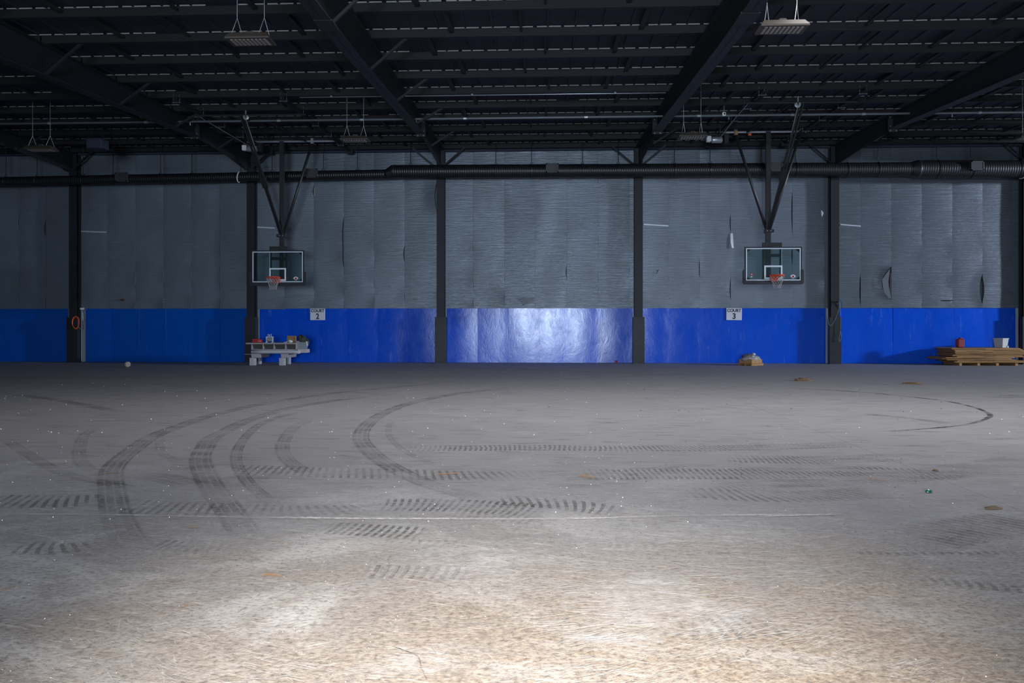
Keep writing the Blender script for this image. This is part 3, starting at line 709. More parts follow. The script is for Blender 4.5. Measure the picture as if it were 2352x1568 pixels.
hoop(1,648,27.0,8.17,638,26.5,3.0,wx(418,21.4)-.0,wx(648,21.0),20.9,28.3,wx(556,22.5),22.5,False,627.5,'basketball hoop with glass backboard hung above the block-legged workbench')
hoop(-1,1764,26.3,8.16,1776,25.8,2.98,wx(1751,20.9),wx(1984,20.9),20.7,27.7,wx(1842,21.8),21.8,True,1785,'basketball hoop with glass backboard hung beside the COURT 3 sign')
# ------------------------------------------------------------------ court signs
def sign(px0,px1,py0,py1,num,label,rot):
    x0,x1=wx(px0,YW),wx(px1,YW); X=(x0+x1)/2; z0,z1=wz(py1,X,YW),wz(py0,X,YW); Z=(z0+z1)/2
    t=thing('court_sign',label,'sign',(X,YW-.028,Z)); t.rotation_euler=(0,rot,0)
    MB().rbox((0,0,0),(x1-x0,.012,z1-z0),.004).build('sign_board',mat('sign_white',(.62,.62,.68),.5,0,.04,2),t)
    Mt=mat('sign_black',(.008,.008,.012),.5)
    def txt(s,z,h,wmax,name):
        cu=bpy.data.curves.new(name,'FONT'); cu.body=s; cu.align_x='CENTER'; cu.align_y='CENTER'; cu.size=h/.70; cu.extrude=.002; cu.offset=.0065*h/.15
        tmp=bpy.data.objects.new(name,cu); C.objects.link(tmp)
        me=bpy.data.meshes.new_from_object(tmp.evaluated_get(bpy.context.evaluated_depsgraph_get())); bpy.data.objects.remove(tmp)
        xs=[v.co.x for v in me.vertices]; ys=[v.co.y for v in me.vertices]
        cx,cy=(min(xs)+max(xs))/2,(min(ys)+max(ys))/2; kx=wmax/(max(xs)-min(xs)); ky=h/(max(ys)-min(ys))
        for v in me.vertices: v.co=((v.co.x-cx)*kx,-.008-v.co.z,(v.co.y-cy)*ky+z)
        me.materials.clear(); me.materials.append(Mt); link(name,me,t)
    H=z1-z0; Wd=x1-x0
    txt('COURT',H*.5-H*.19,H*.27,Wd*.90,'lettering'); txt(num,-H*.165,H*.50,Wd*.20,'numeral')
sign(713,747.3,708.3,735,'2','white sign reading COURT 2 on the blue wall above the workbench',0)
sign(1668,1703.5,707.5,735,'3','white sign reading COURT 3 on the blue wall above the wrapped pallet',R(.8))
# ------------------------------------------------------------------ things on and by the columns and walls
def onwall(px,py,Y): X=wx(px,Y); return Vector((X,Y,wz(py,X,Y)))
c=onwall(174,742,28.52)
t=thing('orange_cord','loop of orange extension cord hung on the leftmost column','cord',c)
for k in range(3):
    pts=[(.115*math.sin(a)*(1+.1*k)+.02*math.cos(2*a)*.5+.012*k,-.02*k,.235*math.cos(a)+.02*k) for a in [2*math.pi*q/24 for q in range(24)]]
    MB().tube(pts,.013,6,True).build('cord_loop',M_cord,t,smooth=True)
bx_=onwall(190,709,YW-.03)-c
MB().tube(curve([(.10,0,-.15),(.10+bx_.x*.25,.15,-.22),(.06+bx_.x*.6,.32,-.22),(bx_.x+.03,bx_.y-.05,-.10),(bx_.x+.05,bx_.y-.04,.15),(bx_.x+.03,bx_.y-.03,bx_.z-.05)]),.009,6).build('cord_tail',M_grey,t,smooth=True)
c=onwall(190,709,YW-.03); t=thing('outlet_box','small grey outlet box on the flashing post above the orange cord','outlet',c)
MB().rbox((0,-.03,0),(.15,.08,.10),.012).build('box_body',M_galv,t); MB().box((0,-.075,0),(.11,.01,.07)).build('cover_plate',M_white,t)
MB().tube([(.02,-.02,-.05),(.02,-.0,-.6)],.012,6).build('conduit',M_galv,t)
c=onwall(281,688.5,YW-.07); t=thing('wall_plate','small rusty brown plate on the foil insulation right of the orange cord','plate',c)
MB().rbox((0,0,0),(.19,.03,.09),.01).build('plate_body',mat('rust_plate',(.10,.045,.03),.7),t); MB().box((0,-.02,0),(.12,.012,.03)).build('slot',M_black,t)
c=onwall(1926,694,28.60); t=thing('cable_bundle','thin teal and grey cables looped on the column left of the plywood stack','cable',c)
MB().box((-.03,.0,.02),(.03,.12,.04)).build('hook',M_steel,t)
for pts,r,nm,mm in (([(-.03,-.05,-.10),(-.02,-.06,.03),(.03,-.06,.09),(.09,-.05,.05),(.14,-.03,-.06),(.16,-.02,-.22)],.011,'teal_cable',M_teal),
                    ([(.0,-.05,-.05),(.02,-.06,.05),(.07,-.05,.04),(.11,-.04,-.04),(.12,-.03,-.15)],.009,'teal_cable',M_teal),
                    ([(.02,-.06,.03),(-.02,-.09,-.25),(-.13,-.09,-.58),(-.25,-.09,-.80),(-.33,-.09,-.88),(-.39,-.07,-.80),(-.42,-.06,-.55),(-.42,-.05,-.25)],.007,'grey_cable',M_grey),
                    ([(.02,-.06,.02),(.05,-.09,-.5),(.04,-.09,-1.05),(-.02,-.09,-1.38),(.02,-.09,-1.46),(.06,-.09,-1.32),(.05,-.09,-1.1)],.007,'grey_cable',M_grey)):
    MB().tube(curve(pts),r,6).build(nm,mm,t,smooth=True)
c=onwall(223,331,24.6); t=thing('unit_heater','dark box heater hanging under the roof at left above the duct','heater',c)
MB().rbox((0,0,0),(.52,.4,.34),.02).build('casing',M_lamp if 0 else M_deck,t); MB().box((.28,.02,-.02),(.05,.3,.3)).build('outlet_flap',M_deck,t)
for k in range(5): MB().box((0,-.205,-.12+k*.06),(.46,.012,.012)).build('louvre',M_deck,t)
for s in (-1,1): MB().tube([(s*.2,0,.16),(s*.2,0,zr(24.6)-.1-c.z)],.01,5).build('hanger_rod',M_steel,t)
c=onwall(1663,262,22.75); t=thing('detector_box','small white square detector under the roof near the right hoop hanger','detector',c)
MB().rbox((0,0,0),(.11,.06,.11),.01).build('box_body',M_white,t); MB().lathe((.01,-.035,0),[(.025,-.01),(.025,.005)],10,'y').build('lens',M_black,t)
MB().tube([(0,0,.05),(0,0,zr(22.75)-.05-c.z)],.01,5).build('stem',M_galv,t)
for px,py,col,lab in ((1691,305,M_card,'small brown box on the right hoop frame pipe'),(1722,308.5,M_cord,'small orange tag hanging on the right hoop frame pipe')):
    c=onwall(px,py,26.15); t=thing('tag_box',lab,'tag',c); MB().rbox((0,0,0),(.11,.07,.14 if col==M_card else .08),.01).build('box_body',col,t); MB().tube([(0,.0,.05),(0,.05,.16)],.008,5).build('tie',M_galv,t)
# ------------------------------------------------------------------ workbench
bx=wx(632,26.7); by=26.72
BL=[]
for (px0,px1,py0,py1,Y,lab) in ((573,584.5,822.5,839,26.75,'pale concrete block under the left front of the workbench'),(587.5,597,820,835.5,27.6,'pale concrete block under the left back of the workbench'),
                            (641,652.5,822.5,839,26.75,'pale concrete block under the right front of the workbench'),(653.5,664.5,820,835.5,27.6,'pale concrete block under the right back of the workbench')):
    x0,x1=wx(px0,Y),wx(px1,Y); wd=x1-x0; hh=.275
    t=thing('concrete_block',lab,'block',((x0+x1)/2,Y+.1,0),'blocks under the workbench')
    m=MB(); m.rbox((0,0,hh/2),(wd,.2,hh),.006); m.build('block_body',M_block,t)
    m=MB(); m.box((0,-.101,hh/2),(wd*.06,.006,hh*.9)); m.build('mould_line',M_bench,t)
t=thing('workbench','grey pigeonhole cabinet used as a workbench on pale concrete blocks','bench',(bx,by,.275))
ox=lambda px,Y=26.7: wx(px,Y)-bx
zt=lambda py: wz(py,bx,26.7)-.275
D=1.15
Xl,Xr=ox(577),ox(680)
m=MB(); m.box(((ox(566)+ox(681.5))/2,D/2-.05,zt(788.5)),(ox(681.5)-ox(566),D+.05,.045)); m.build('top_board',M_bench,t)
zc0,zc1=zt(803),zt(789.7)
m=MB(); m.box(((Xl+Xr)/2,D/2,zc0+.012),(Xr-Xl,D,.024)).box(((Xl+Xr)/2,D-.02,(zc0+zc1)/2),(Xr-Xl,.03,zc1-zc0)); m.build('cabinet_shell',M_bench,t)
m=MB(); m.box(((Xl+Xr)/2,.55,(zc0+zc1)/2),(Xr-Xl-.06,.02,zc1-zc0-.05)); m.build('cabinet_back',M_dkwood,t)
for px in (577.5,603.5,628.5,655,679.5): MB().box((ox(px),D/2,(zc0+zc1)/2),(.035,D-.02,zc1-zc0)).build('divider',M_bench,t)
m=MB(); a=ox(576);b=ox(688); m.tube([(a,.05,zt(808)),(a+.4,.05,zt(807.8)),(b-.3,.05,zt(807.6)),(b-.08,.05,zt(808.5)),(b,.05,zt(809))],[.066,.07,.072,.066,.05],10); m.build('rolled_apron',M_white if 0 else mat('apron_white',(.50,.49,.52),.6),t,smooth=True)
m=MB(); m.box(((a+b)/2,D*.55,zt(808)),(b-a-.05,D*.8,.10)); m.build('lower_shelf',M_bench,t)
for pa,pb in ((575.5,597),(644,661)):
    m=MB(); xa,xb=ox(pa),ox(pb); m.prism([(xa+.02,.003),(xb-.03,.003),(xb,zt(812.5)),(xa,zt(812.5))],.02,D*.85); m.build('pedestal',M_bench,t)
m=MB(); m.box((ox(571),.05,zt(813.2)),(.22,.3,.012)); m.build('shelf_tongue',M_bench,t)
# bin at the right end, resting on a ledge
m=MB(); m.box((ox(692),.25,zt(806)),(.32,.4,.13)); m.build('end_ledge',mat('ledge_pink',(.50,.44,.45),.6),t)
ztop=zt(787.6)+.275+.01
def bench(px,py,Y=26.95): X=wx(px,Y); return Vector((X,Y,ztop))
ztb=wz(788.5,bx,26.7)+.0225+.001
c=Vector((wx(693.5,26.9),26.95,zt(806)+.275+.066)); t=thing('grey_bin','grey sloping bin at the right end of the workbench','bin',(c.x,c.y,c.z))
v=[(-.15,-.15,0),(.13,-.15,0),(.13,.15,0),(-.15,.15,0),(-.165,-.19,.27),(.20,-.19,.25),(.20,.19,.25),(-.165,.19,.27)]
iv=[(x*.88,y*.88,z+.012) for x,y,z in v[:4]]+[(x*.90,y*.90,z) for x,y,z in v[4:]]
m=MB(); m.add(v+iv,[(3,2,1,0),(8,9,10,11)]+[(k,(k+1)%4,4+(k+1)%4,4+k) for k in range(4)]+[(8+(k+1)%4,8+k,12+k,12+(k+1)%4) for k in range(4)]+[(4+k,4+(k+1)%4,12+(k+1)%4,12+k) for k in range(4)])
m.build('bin_body',mat('bin_grey',(.25,.27,.30),.6),t)
MB().box((.21,-.12,.2),(.03,.05,.14)).box((.2,-.15,.27),(.06,.03,.02)).build('clamp',M_white,t)
def lump(c, s, seed, n=10, m_=8):
    rg=random.Random(seed); vs=[]; fs=[]
    for i in range(m_+1):
        th=math.pi*i/m_
        for k in range(n):
            a=2*math.pi*k/n; q=1+rg.uniform(-.22,.22)
            vs.append((c[0]+s[0]*math.sin(th)*math.cos(a)*q,c[1]+s[1]*math.sin(th)*math.sin(a)*q,c[2]+s[2]*(-math.cos(th))*(q if 0<i<m_ else 1)))
    for i in range(m_):
        for k in range(n): fs.append((i*n+k,i*n+(k+1)%n,(i+1)*n+(k+1)%n,(i+1)*n+k))
    return vs,fs
t=thing('dark_work_bag','dark crumpled bag of tools piled in the grey bin','bag',(c.x,c.y,c.z+.1))
m=MB(); m.add(*lump((-.02,0,.20),(.15,.13,.22),3)).add(*lump((.1,.02,.16),(.13,.12,.13),8)); m.build('bag_body',mat('bag_dark',(.035,.038,.034),.8),t)
MB().tube([(-.12,-.1,.3),(-.05,-.12,.42),(.05,-.1,.4),(.09,-.08,.3)],.012,6).build('strap',M_black,t)
MB().add(*lump((-.14,-.12,.17),(.06,.05,.03),5)).build('rag',M_white if 0 else M_bench,t)
c=bench(593,0); t=thing('red_tool_case','red plastic tool case on the left end of the workbench','tool case',(c.x,c.y,ztb))
m=MB(); m.rbox((-.06,.0,.07),(.26,.18,.14),.012).rbox((.09,-.04,.06),(.12,.2,.11),.02); m.build('case_body',M_red,t)
MB().tube([(-.1,-.09,.13),(-.1,-.1,.16),(.0,-.1,.16),(.0,-.09,.13)],.008,6).build('handle',M_black,t)
MB().box((.08,-.145,.06),(.07,.006,.07)).build('face_label',mat('pale_red',(.55,.12,.15),.5),t)
c=bench(619.5,0); t=thing('work_light','silver framed site work light standing on the workbench','work light',(c.x,c.y,ztb))
m=MB()
for s in (-1,1): m.bar((s*.11,0,0),(s*.115,0,.20),.03,.05,(0,1,0)).bar((s*.11,-.09,.012),(s*.11,.09,.012),.03,.02)
m.box((0,0,.205),(.26,.06,.03)); m.build('stand_frame',mat('silver_frame',(.8,.8,.8),.3,.2),t)
m=MB(); m.rbox((0,.01,.11),(.17,.07,.13),.01); m.build('lamp_head',M_grey,t); MB().box((0,-.03,.11),(.14,.01,.10)).build('lamp_glass',mat('lamp_glass',(.28,.27,.24),.2),t)
m=MB(); m.tube([(-.065,0,.22),(-.065,0,.31),(.065,0,.31),(.065,0,.22)],.010,6); m.build('carry_handle',M_galv,t); MB().lathe((0,-.02,.265),[(.022,-.02),(.022,.03)],8,'y').build('knob',M_white,t)
c=bench(670,0,27.2); t=thing('cardboard_box','small brown cardboard box standing on the workbench','box',(c.x,c.y,ztb))
MB().rbox((0,0,.12),(.28,.22,.24),.004).build('carton',M_card,t); MB().box((0,-.112,.12),(.26,.004,.02)).build('packing_tape',mat('tape_tan',(.4,.27,.13),.4),t); MB().box((-.05,-.0,.243),(.16,.2,.006)).build('lid_flap',M_card,t)
c=bench(664,0,26.8); t=thing('crumpled_paper','white crumpled paper in front of the cardboard box','paper',(c.x,c.y,ztb+.003))
MB().add(*lump((.05,0,.052),(.08,.06,.05),21)).build('paper_wad',M_white,t); MB().add([(-.2,-.05,.004),(-.06,-.06,.01),(-.02,.05,.075),(-.14,.06,.04),(-.2,-.05,.0),(-.06,-.06,.004),(-.02,.05,.07),(-.14,.06,.034)],((0,1,2,3),(7,6,5,4),(0,4,5,1),(1,5,6,2),(2,6,7,3),(3,7,4,0))).build('paper_sheet',M_white,t)
# ------------------------------------------------------------------ plywood stack on a pallet, can and bin
YS=27.66; sx0=wx(2192,YS); 
t=thing('wooden_pallet','low wooden pallet under the plywood stack','pallet',(sx0+1.25,YS+.6,0))
for xx in (-1.0,-.36,.3,.97): MB().box((xx,0,.05),(.09,1.1,.10)).build('stringer',M_ply,t)
for yy in (-.5,-.17,.17,.5): MB().box((0,yy,.11),(2.3,.13,.02)).build('deck_board',M_ply,t)
z=.121; rg=random.Random(4); NS=14; th=.0375
ords=['bottom','second lowest','third lowest','fourth lowest','fifth lowest','sixth lowest','seventh lowest','seventh from the top','sixth from the top','fifth from the top','fourth from the top','third from the top','second from the top','topmost']
for k in range(NS):
    L=2.44; dx=rg.uniform(-.07,.09); dy=rg.uniform(-.03,.05)
    if k in (2,3,4): dx-=.32+.14*(k==3)
    elif k<8: dx+=rg.uniform(0,.12)
    elif k>=10: dx-=.05*(k%2)
    t=thing('plywood_sheet','plywood sheet, %s in the stack at the right wall end'%ords[k],'plywood',(sx0+1.22+dx,YS+.6+dy,z),'plywood sheets in the stack',R(rg.uniform(-1.3,1.3)))
    sag=rg.uniform(0,.006); t2=th*rg.uniform(.62,.9)
    v=[]; 
    for s in range(5):
        q=-1+s*.5; zz=.0+sag*0
        for (yy,zz2) in ((-.585,0),(.585,0),(.585,t2),(-.585,t2)): v.append((q*L/2,yy,zz2))
    fs=[(0,1,2,3),(19,18,17,16)]+[(s*4+a,s*4+4+a,s*4+4+(a+1)%4,s*4+(a+1)%4) for s in range(4) for a in range(4)]
    MB().add(v,fs).build('sheet_body',M_ply,t)
    MB().box((rg.uniform(-.6,.6),-.587,t2*.5),(rg.uniform(.3,.9),.004,t2*.35)).build('split_edge',mat('ply_dark',(.12,.06,.03),.8),t)
    z+=th
zs=z-th+.0345
c=Vector((wx(2206,27.85),27.88,zs)); t=thing('red_fuel_can','red plastic fuel can on top of the plywood stack','fuel can',c)
m=MB(); m.rbox((0,0,.165),(.245,.20,.325),.035); m.box((-.126,0,.16),(.012,.12,.22)); m.build('can_body',mat('can_red',(.23,.028,.02),.5),t)
m=MB(); m.lathe((-.01,0,.325),[(.035,0),(.035,.04),(.02,.045)],12); m.build('cap',M_black,t)
MB().tube([(.03,0,.32),(.05,0,.355),(.08,0,.35),(.095,0,.31)],.012,6).build('handle',M_red,t)
c=Vector((wx(2301,28.1),28.15,zs)); t=thing('square_bin','square grey tapered bin on the right of the plywood stack top','bin',c,None,R(28))
v=[(-.14,-.14,0),(.14,-.14,0),(.14,.14,0),(-.14,.14,0),(-.175,-.175,.34),(.175,-.175,.34),(.175,.175,.34),(-.175,.175,.34)]
iv=[(x*.9,y*.9,z_+.012) for x,y,z_ in v[:4]]+[(x*.93,y*.93,z_) for x,y,z_ in v[4:]]
m=MB(); m.add(v+iv,[(3,2,1,0),(8,9,10,11)]+[(k,(k+1)%4,4+(k+1)%4,4+k) for k in range(4)]+[(8+(k+1)%4,8+k,12+k,12+(k+1)%4) for k in range(4)]+[(4+k,4+(k+1)%4,12+(k+1)%4,12+k) for k in range(4)])
m.build('bin_body',mat('bin_concrete',(.42,.41,.40),.85,0,.35,40),t); MB().box((0,0,.335),(.37,.37,.014)).build('bin_rim',mat('bin_concrete',(.42,.41,.40)),t)
c=Vector((wx(2316,27.8),27.85,zs)); t=thing('small_jar','tiny white jar beside the square bin on the plywood','jar',c)
MB().lathe((0,0,0),[(.03,0),(.035,.01),(.035,.05),(.028,.06)],10).build('jar_body',M_white,t); MB().lathe((0,0,.06),[(.03,0),(.03,.015)],10).build('lid',M_galv,t)
# ------------------------------------------------------------------ shrink-wrapped pallet load
p=flr(1724,838.5); t=thing('wrapped_load','wooden tray of plastic wrapped goods on the floor below the COURT 3 sign','pallet load',(p.x,p.y,0),None,R(38))
for yy in (-.27,0,.27): MB().box((0,yy,.03),(.66,.07,.06)).build('runner',M_ply,t)
for xx in (-.28,-.14,0,.14,.28): MB().box((xx,0,.07),(.11,.62,.02)).build('deck_board',M_ply,t)
MB().rbox((0,0,.15),(.6,.56,.14),.01).build('carton',M_card,t)
m=MB(); v,f=lump((0,0,.24),(.33,.31,.17),11,14,8); v=[(x,y,max(zz,.14)) for x,y,zz in v]; m.add(v,f); m.build('plastic_wrap',M_wrap,t,smooth=True)
m=MB(); m.add(*lump((.05,-.1,.40),(.07,.06,.05),17)).add(*lump((-.12,-.2,.33),(.04,.04,.03),18)); m.build('foil_bundle',M_tape,t)
# ------------------------------------------------------------------ ball and loose things on the floor
p=flr(293,843.2); t=thing('worn_ball','worn beige ball lying on the floor near the left of the wall','ball',(p.x,p.y,0))
m=MB(); n=14; prof=[(.001,.0)]+[(.1*math.sin(math.pi*k/n),.1-.1*math.cos(math.pi*k/n)) for k in range(1,n)]+[(.001,.2)]
m.lathe((0,0,0),prof,20); m.build('ball_skin',mat('ball_beige',(.42,.36,.28),.7,0,.5,14),t,smooth=True)
for ax in range(2):
    ring=[(.1005*math.cos(a),.1005*math.sin(a),.1) if ax==0 else (.1005*math.cos(a)*.7,.1005*math.cos(a)*-.7,.1+.1005*math.sin(a)) for a in [2*math.pi*k/28 for k in range(28)]]
    MB().tube(ring,.003,4,True).build('seam',M_black,t)
def scrap(px,py,wd,dd,hh,lab,seed):
    p=flr(px,py); rg=random.Random(seed); t=thing('cardboard_scrap',lab,'scrap',(p.x,p.y,0),None,R(rg.uniform(-15,15)))
    for q in range(2):
        n=9; poly=[]
        for k in range(n):
            a=2*math.pi*k/n; r=1+rg.uniform(-.2,.2); poly.append((math.cos(a)*wd/2*r*(1-.35*q),math.sin(a)*dd/2*r*(1-.3*q)))
        z0=.003+q*hh*.5; vs=[(x,y,z0) for x,y in poly]+[(x,y,z0+hh*.45+rg.uniform(0,.4)*hh) for x,y in poly]
        MB().add(vs,[tuple(range(n-1,-1,-1)),tuple(range(n,2*n))]+[(k,(k+1)%n,(k+1)%n+n,k+n) for k in range(n)]).build('torn_layer',mat('mud_brown',(.16,.10,.055),.9,0,.3,12),t)
scrap(1846,874,.44,.34,.06,'brown trodden cardboard scrap on the floor, left of the other scrap',2)
scrap(2098,881.5,.52,.30,.035,'flat brown cardboard scrap on the floor, in front of the plywood stack',9)
scrap(2148,1081.5,.06,.05,.012,'tiny dark clod on the floor behind the green bottle shard',12)
scrap(2280,1168,.16,.06,.012,'small tan leaf-like scrap on the floor at right, nearest the camera',15)
p=flr(2132,1131); t=thing('bottle_shard','green glass bottle shard with a pale glint on the floor at right','glass shard',(p.x,p.y,0))
m=MB(); m.add(*lump((0,0,.012),(.03,.022,.012),31)); m.build('shard_base',mat('green_glass',(.01,.10,.07),.15),t); MB().add(*lump((.0,-.005,.025),(.008,.008,.006),33)).build('shard_glint',M_white,t)  # white lump paints the glint on the glass
p=flr(1415.5,833.5); t=thing('red_cup','small red cup on the floor below the shiny blue panels','cup',(p.x,p.y,0))
MB().lathe((0,0,0),[(.035,0),(.05,.10),(.046,.10),(.033,.012)],12).build('cup_body',M_red,t); MB().tube([(.05*math.cos(a),.05*math.sin(a),.10) for a in [2*math.pi*k/14 for k in range(14)]],.004,4,True).build('cup_rim',M_red,t)
# white chips scattered over the slab (beyond counting)
m=MB(); rg=random.Random(11)
for k in range(420):
    y=rg.choice((rg.uniform(860,1120),rg.uniform(900,1250),rg.uniform(980,1568))); px=rg.uniform(-40,2390)
    if px>1500 and rg.random()<.55: px=rg.uniform(0,1500)
    q=flr(px,y); s=rg.uniform(.003,.008)*(1.5 if y<1000 else .8 if y<1200 else .45)
    a=rg.uniform(0,6.28); vs=[(q.x+s*math.cos(a+b)*rg.uniform(.7,1.3),q.y+s*math.sin(a+b)*rg.uniform(.7,1.3),.0004) for b in (0,1.57,3.14,4.71)]+[(q.x,q.y,s*1.1)]
    m.add(vs,((3,2,1,0),(0,1,4),(1,2,4),(2,3,4),(3,0,4)))
tag(m.build('plaster_chips',mat('chip_white',(.9,.9,.88),.5),floor),kind='stuff')
m=MB()
for k in range(260):
    y=rg.uniform(850,1300); px=rg.uniform(1400,2380) if rg.random()<.7 else rg.uniform(0,1500); q=flr(px,y); s=rg.uniform(.005,.013)*(1.3 if y<950 else .7 if y<1120 else .4)
    a=rg.uniform(0,6.28); vs=[(q.x+s*math.cos(a+b)*rg.uniform(.7,1.6),q.y+s*math.sin(a+b)*rg.uniform(.7,1.3),.0004) for b in (0,1.57,3.14,4.71)]+[(q.x,q.y,s*.6)]
    m.add(vs,((3,2,1,0),(0,1,4),(1,2,4),(2,3,4),(3,0,4)))
tag(m.build('dark_crumbs',mat('crumb_dark',(.03,.028,.026),.8),floor),kind='stuff')
# ------------------------------------------------------------------ tyre tracks and marks: thin stains lying on the slab
_h=[.0006]
def track(pts, wd, kind, st, name='tyre_track', fl=False):
    P=[flr(*q) for q in pts]; _h[0]+=.00012
    if kind in ('lug','chev') and wd>.15: wd*=1.3
    if len(P)==2: P=[P[0],P[0].lerp(P[1],.33),P[0].lerp(P[1],.67),P[1]]
    Q=[]; n=len(P)
    for i in range(n-1):
        p0,p1,p2,p3=P[max(i-1,0)],P[i],P[i+1],P[min(i+2,n-1)]
        for k in range(10):
            t=k/10; Q.append(.5*((2*p1)+(p2-p0)*t+(2*p0-5*p1+4*p2-p3)*t*t+(3*p1-p0-3*p2+p3)*t**3))
    Q.append(P[-1]); vs=[]; uv=[]; fd=[]; L=0; Ls=[0]
    for i in range(1,len(Q)): L+=(Q[i]-Q[i-1]).length; Ls.append(L)
    for i,q in enumerate(Q):
        d=(Q[min(i+1,len(Q)-1)]-Q[max(i-1,0)]).normalized(); nrm=Vector((-d.y,d.x,0))
        for s in (0,1):
            e=q+nrm*wd*(s-.5); vs.append((e.x,e.y,_h[0])); uv.append((Ls[i],float(s))); fd.append((Ls[i]/L,st))
    fs=[(2*i,2*i+2,2*i+3,2*i+1) for i in range(len(Q)-1)]
    me=bpy.data.meshes.new(name); me.from_pydata(vs,[],fs)
    for nm,src in (('UVMap',uv),('fade',fd)):
        lay=me.uv_layers.new(name=nm)
        for lp in me.loops: lay.data[lp.index].uv=src[lp.vertex_index]
    me.materials.append(TR[kind]); return link(name,me,floor)
track([(345,1290),(300,1245),(268,1187),(256,1126),(258,1075),(306,1031),(354,1000),(412,978),(480,955),(580,932),(682,914),(800,899),(930,887),(1050,879)],.27,'road',.85)
track([(600,1275),(560,1221),(520,1165),(480,1110),(459,1058),(468,1031),(484,1007),(517,990),(556,970),(620,949),(690,932),(800,916),(930,904)],.27,'road',.75)
track([(640,1165),(605,1140),(571,1109),(546,1072),(542,1044),(552,1020),(572,994),(600,973),(650,955),(720,940)],.15,'road',.8)
track([(720,1095),(675,1068),(656,1051),(648,1031),(653,1010),(677,980),(720,962)],.20,'road',.5)
track([(1160,1160),(1099,1147),(1065,1136),(997,1116),(950,1098),(905,1076),(866,1051),(838,1024),(828,1004),(838,980),(868,956),(908,937),(950,924),(1014,910),(1082,900),(1200,890)],.26,'road',.85)
track([(230,1085),(206,1078),(187,1062),(180,1041),(184,1021),(196,997),(230,980)],.17,'road',.5)
track([(425,1068),(391,1051),(371,1038),(366,1010),(375,995)],.12,'road',.3)
track([(1010,1075),(980,1061),(939,1041),(909,1020),(893,997),(896,973),(920,960)],.10,'road',.4)
track([(0,1000),(60,1040),(130,1080),(200,1100),(300,1120),(360,1138)],.16,'road',.55)
track([(30,905),(130,918),(230,937),(300,948)],.25,'skid',.30)
track([(330,1090),(400,1102),(450,1115)],.35,'road',.5)
track([(890,1030),(1080,1029),(1252,1028),(1576,1030),(2010,1020)],.34,'lug',.80)
track([(1650,1052),(1850,1056),(2040,1050),(2130,1040)],.40,'lug',.7)
track([(500,1076),(700,1084),(900,1088),(1080,1092),(1252,1092)],.42,'chev',.55)
track([(1300,1090),(1576,1088),(1690,1088),(2000,1084),(2240,1092)],.44,'lug',.75)
track([(1900,1100),(2100,1092),(2230,1075),(2380,1052)],.42,'chev',.6)
track([(-40,1150),(100,1152),(230,1148)],.38,'chev',.85)
track([(280,1160),(400,1168),(520,1172)],.36,'chev',.6)
track([(540,1168),(650,1174),(780,1172),(860,1166)],.30,'chev',.45)
track([(860,1159),(1000,1160),(1130,1165),(1260,1175)],.36,'lug',1.0)
track([(1130,1148),(1250,1155),(1350,1165),(1420,1178)],.30,'chev',.7)
track([(1020,1184),(1150,1190),(1260,1200)],.18,'lug',.7)
track([(740,1212),(850,1218),(980,1226)],.26,'lug',1.0)
track([(880,1240),(1000,1247),(1100,1249)],.12,'lug',.5)
track([(40,1256),(120,1260),(220,1256)],.22,'chev',.7)
track([(340,1250),(450,1256),(540,1252)],.2,'lug',.5)
track([(830,1312),(960,1314),(1090,1318)],.20,'lug',.9)
track([(850,1312),(970,1314),(1080,1317)],.22,'dustlug',.55)
track([(1380,1252),(1450,1256),(1540,1262)],.14,'dustlug',.8)
track([(1370,1262),(1450,1264),(1530,1266)],.05,'line',.6)
track([(1560,1130),(1750,1140),(1900,1138),(2040,1128)],.36,'chev',.6)
track([(1620,1120),(1800,1112),(1960,1106)],.30,'lug',.4)
track([(2100,1240),(2230,1215),(2380,1195)],.46,'chev',.9)
track([(2110,1334),(2230,1343),(2380,1358)],.13,'lug',.8)
track([(1940,1270),(2130,1272),(2370,1268)],.06,'lug',.8)
track([(1500,1430),(1600,1445),(1720,1440),(1800,1420)],.24,'lug',.55)
track([(1560,1440),(1660,1432),(1780,1428)],.26,'dustlug',.5)
track([(1773,890),(1892,895),(2028,905),(2164,920),(2232,934),(2264,946),(2274,956),(2249,968),(2198,978),(2096,987),(1994,992),(1926,993)],.075,'skid',1.0,'skid_mark')
track([(2262,945),(2273,951),(2274,957),(2262,963)],.10,'skid',1.0,'skid_mark')
track([(1980,950),(2100,962),(2200,976)],.22,'skid',.28,'skid_mark')
track([(2280,915),(2352,908)],.5,'skid',.18,'skid_mark')
track([(900,1486),(930,1496),(960,1510),(968,1535),(985,1575)],.007,'skid',1.0,'crack')
track([(990,1487),(1000,1500),(1004,1512)],.004,'skid',.9,'crack')
track([(-40,1180),(300,1184),(700,1191),(1050,1192.5),(1300,1192),(1560,1185),(1940,1182)],.05,'line',.9,'chalk_line')
track([(560,1188),(900,1192),(1250,1192.5),(1500,1188)],.045,'line',1.4,'chalk_line')
track([(1740,1187),(1830,1184.5),(1930,1182)],.03,'line',.9,'chalk_line')
track([(820,838),(1130,846),(1400,856),(1640,865)],.16,'yellow',.75,'faded_line')
track([(930,838),(1250,839),(1450,838.5)],.12,'line',.25,'faded_line')
for pts,wd in (([(205,1092),(240,1088),(275,1084)],.06),([(230,1100),(255,1102),(275,1100)],.05),([(1000,1090),(1030,1089),(1056,1087)],.08),([(635,1247),(655,1248),(676,1249)],.05),([(1985,1096),(2010,1101),(2035,1104)],.10),
               ([(600,1320),(625,1322),(650,1325)],.05),([(420,1392),(428,1394),(436,1392)],.03),([(0,1360),(20,1352),(40,1344)],.05),([(430,1211),(450,1212),(466,1210)],.04),([(1330,1092),(1352,1096),(1370,1100)],.12)):
    track(pts,wd,'rust',.75,'clay_smear')

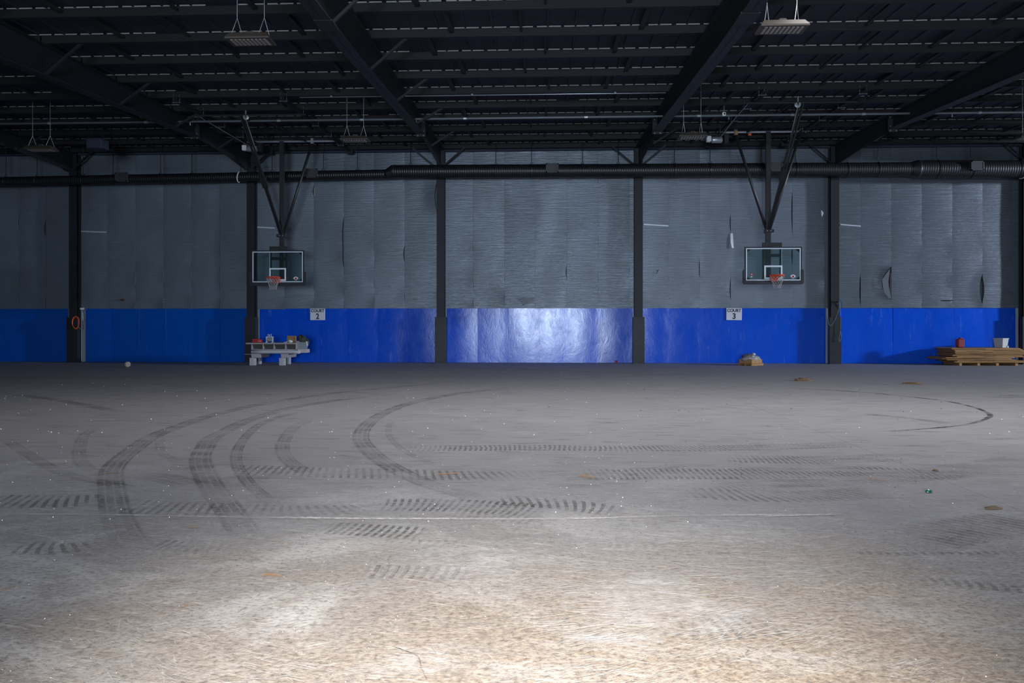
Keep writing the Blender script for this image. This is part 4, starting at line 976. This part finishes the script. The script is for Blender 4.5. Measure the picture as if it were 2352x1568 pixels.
# dragged scuffs: a few thousand short strokes in the dirt, light ones and dark ones
TR['scuff']=m_track('pale_scuff','skid',(.62,.60,.57)); TR['dscuff']=m_track('dark_scuff','skid',(.10,.088,.075))
def strokes(name, kind, n, seed, region, ln, wd, st, spread, z0):
    rg=random.Random(seed); vs=[];fs=[];uv=[];fd=[]
    for k in range(n):
        px=rg.uniform(region[0],region[1]); py=region[2]+(region[3]-region[2])*rg.random()**region[4]; c=flr(px,py)
        base=.75*math.sin(c.x*.9+1.3*math.sin(c.y*.8))+.35*math.sin(c.y*2.1+c.x)
        a=base*spread[0]+rg.gauss(0,spread[1]); L=rg.uniform(*ln); w_=rg.uniform(*wd); cv=rg.uniform(-.25,.25); zz=z0+rg.uniform(0,.0008); o=len(vs); sv=st*rg.uniform(.4,1)
        for q in range(6):
            t=q/5; aa=a+cv*(t-.5); p=c+Vector((math.cos(a),math.sin(a),0))*L*(t-.5)+Vector((-math.sin(a),math.cos(a),0))*cv*L*(t-.5)**2
            nx,ny=-math.sin(aa)*w_/2,math.cos(aa)*w_/2
            for s_ in (-1,1): vs.append((p.x+nx*s_,p.y+ny*s_,zz)); uv.append((t*L,(s_+1)/2)); fd.append((t,sv))
        fs += [(o+2*q,o+2*q+2,o+2*q+3,o+2*q+1) for q in range(5)]
    me=bpy.data.meshes.new(name); me.from_pydata(vs,[],fs)
    for nm,src in (('UVMap',uv),('fade',fd)):
        lay=me.uv_layers.new(name=nm); lay.data.foreach_set('uv',[v for lp in me.loops for v in src[lp.vertex_index]])
    me.materials.append(TR[kind]); tag(link(name,me,floor),kind='stuff')
strokes('pale_scuffs','scuff',2600,1,(-60,2420,1195,1600,.8),(.04,.20),(.002,.006),.75,(.55,.20),.0100)
strokes('pale_scuffs','scuff',500,2,(1250,1950,1190,1480,.8),(.08,.45),(.004,.010),.8,(.6,.25),.0109)
strokes('dark_scuffs','dscuff',1500,3,(-60,2420,1200,1600,.8),(.02,.09),(.003,.007),.5,(.45,.2),.0118)
strokes('dark_scuffs','dscuff',420,4,(-60,2420,880,1120,1.0),(.15,.7),(.012,.035),.55,(.05,.05),.0127)
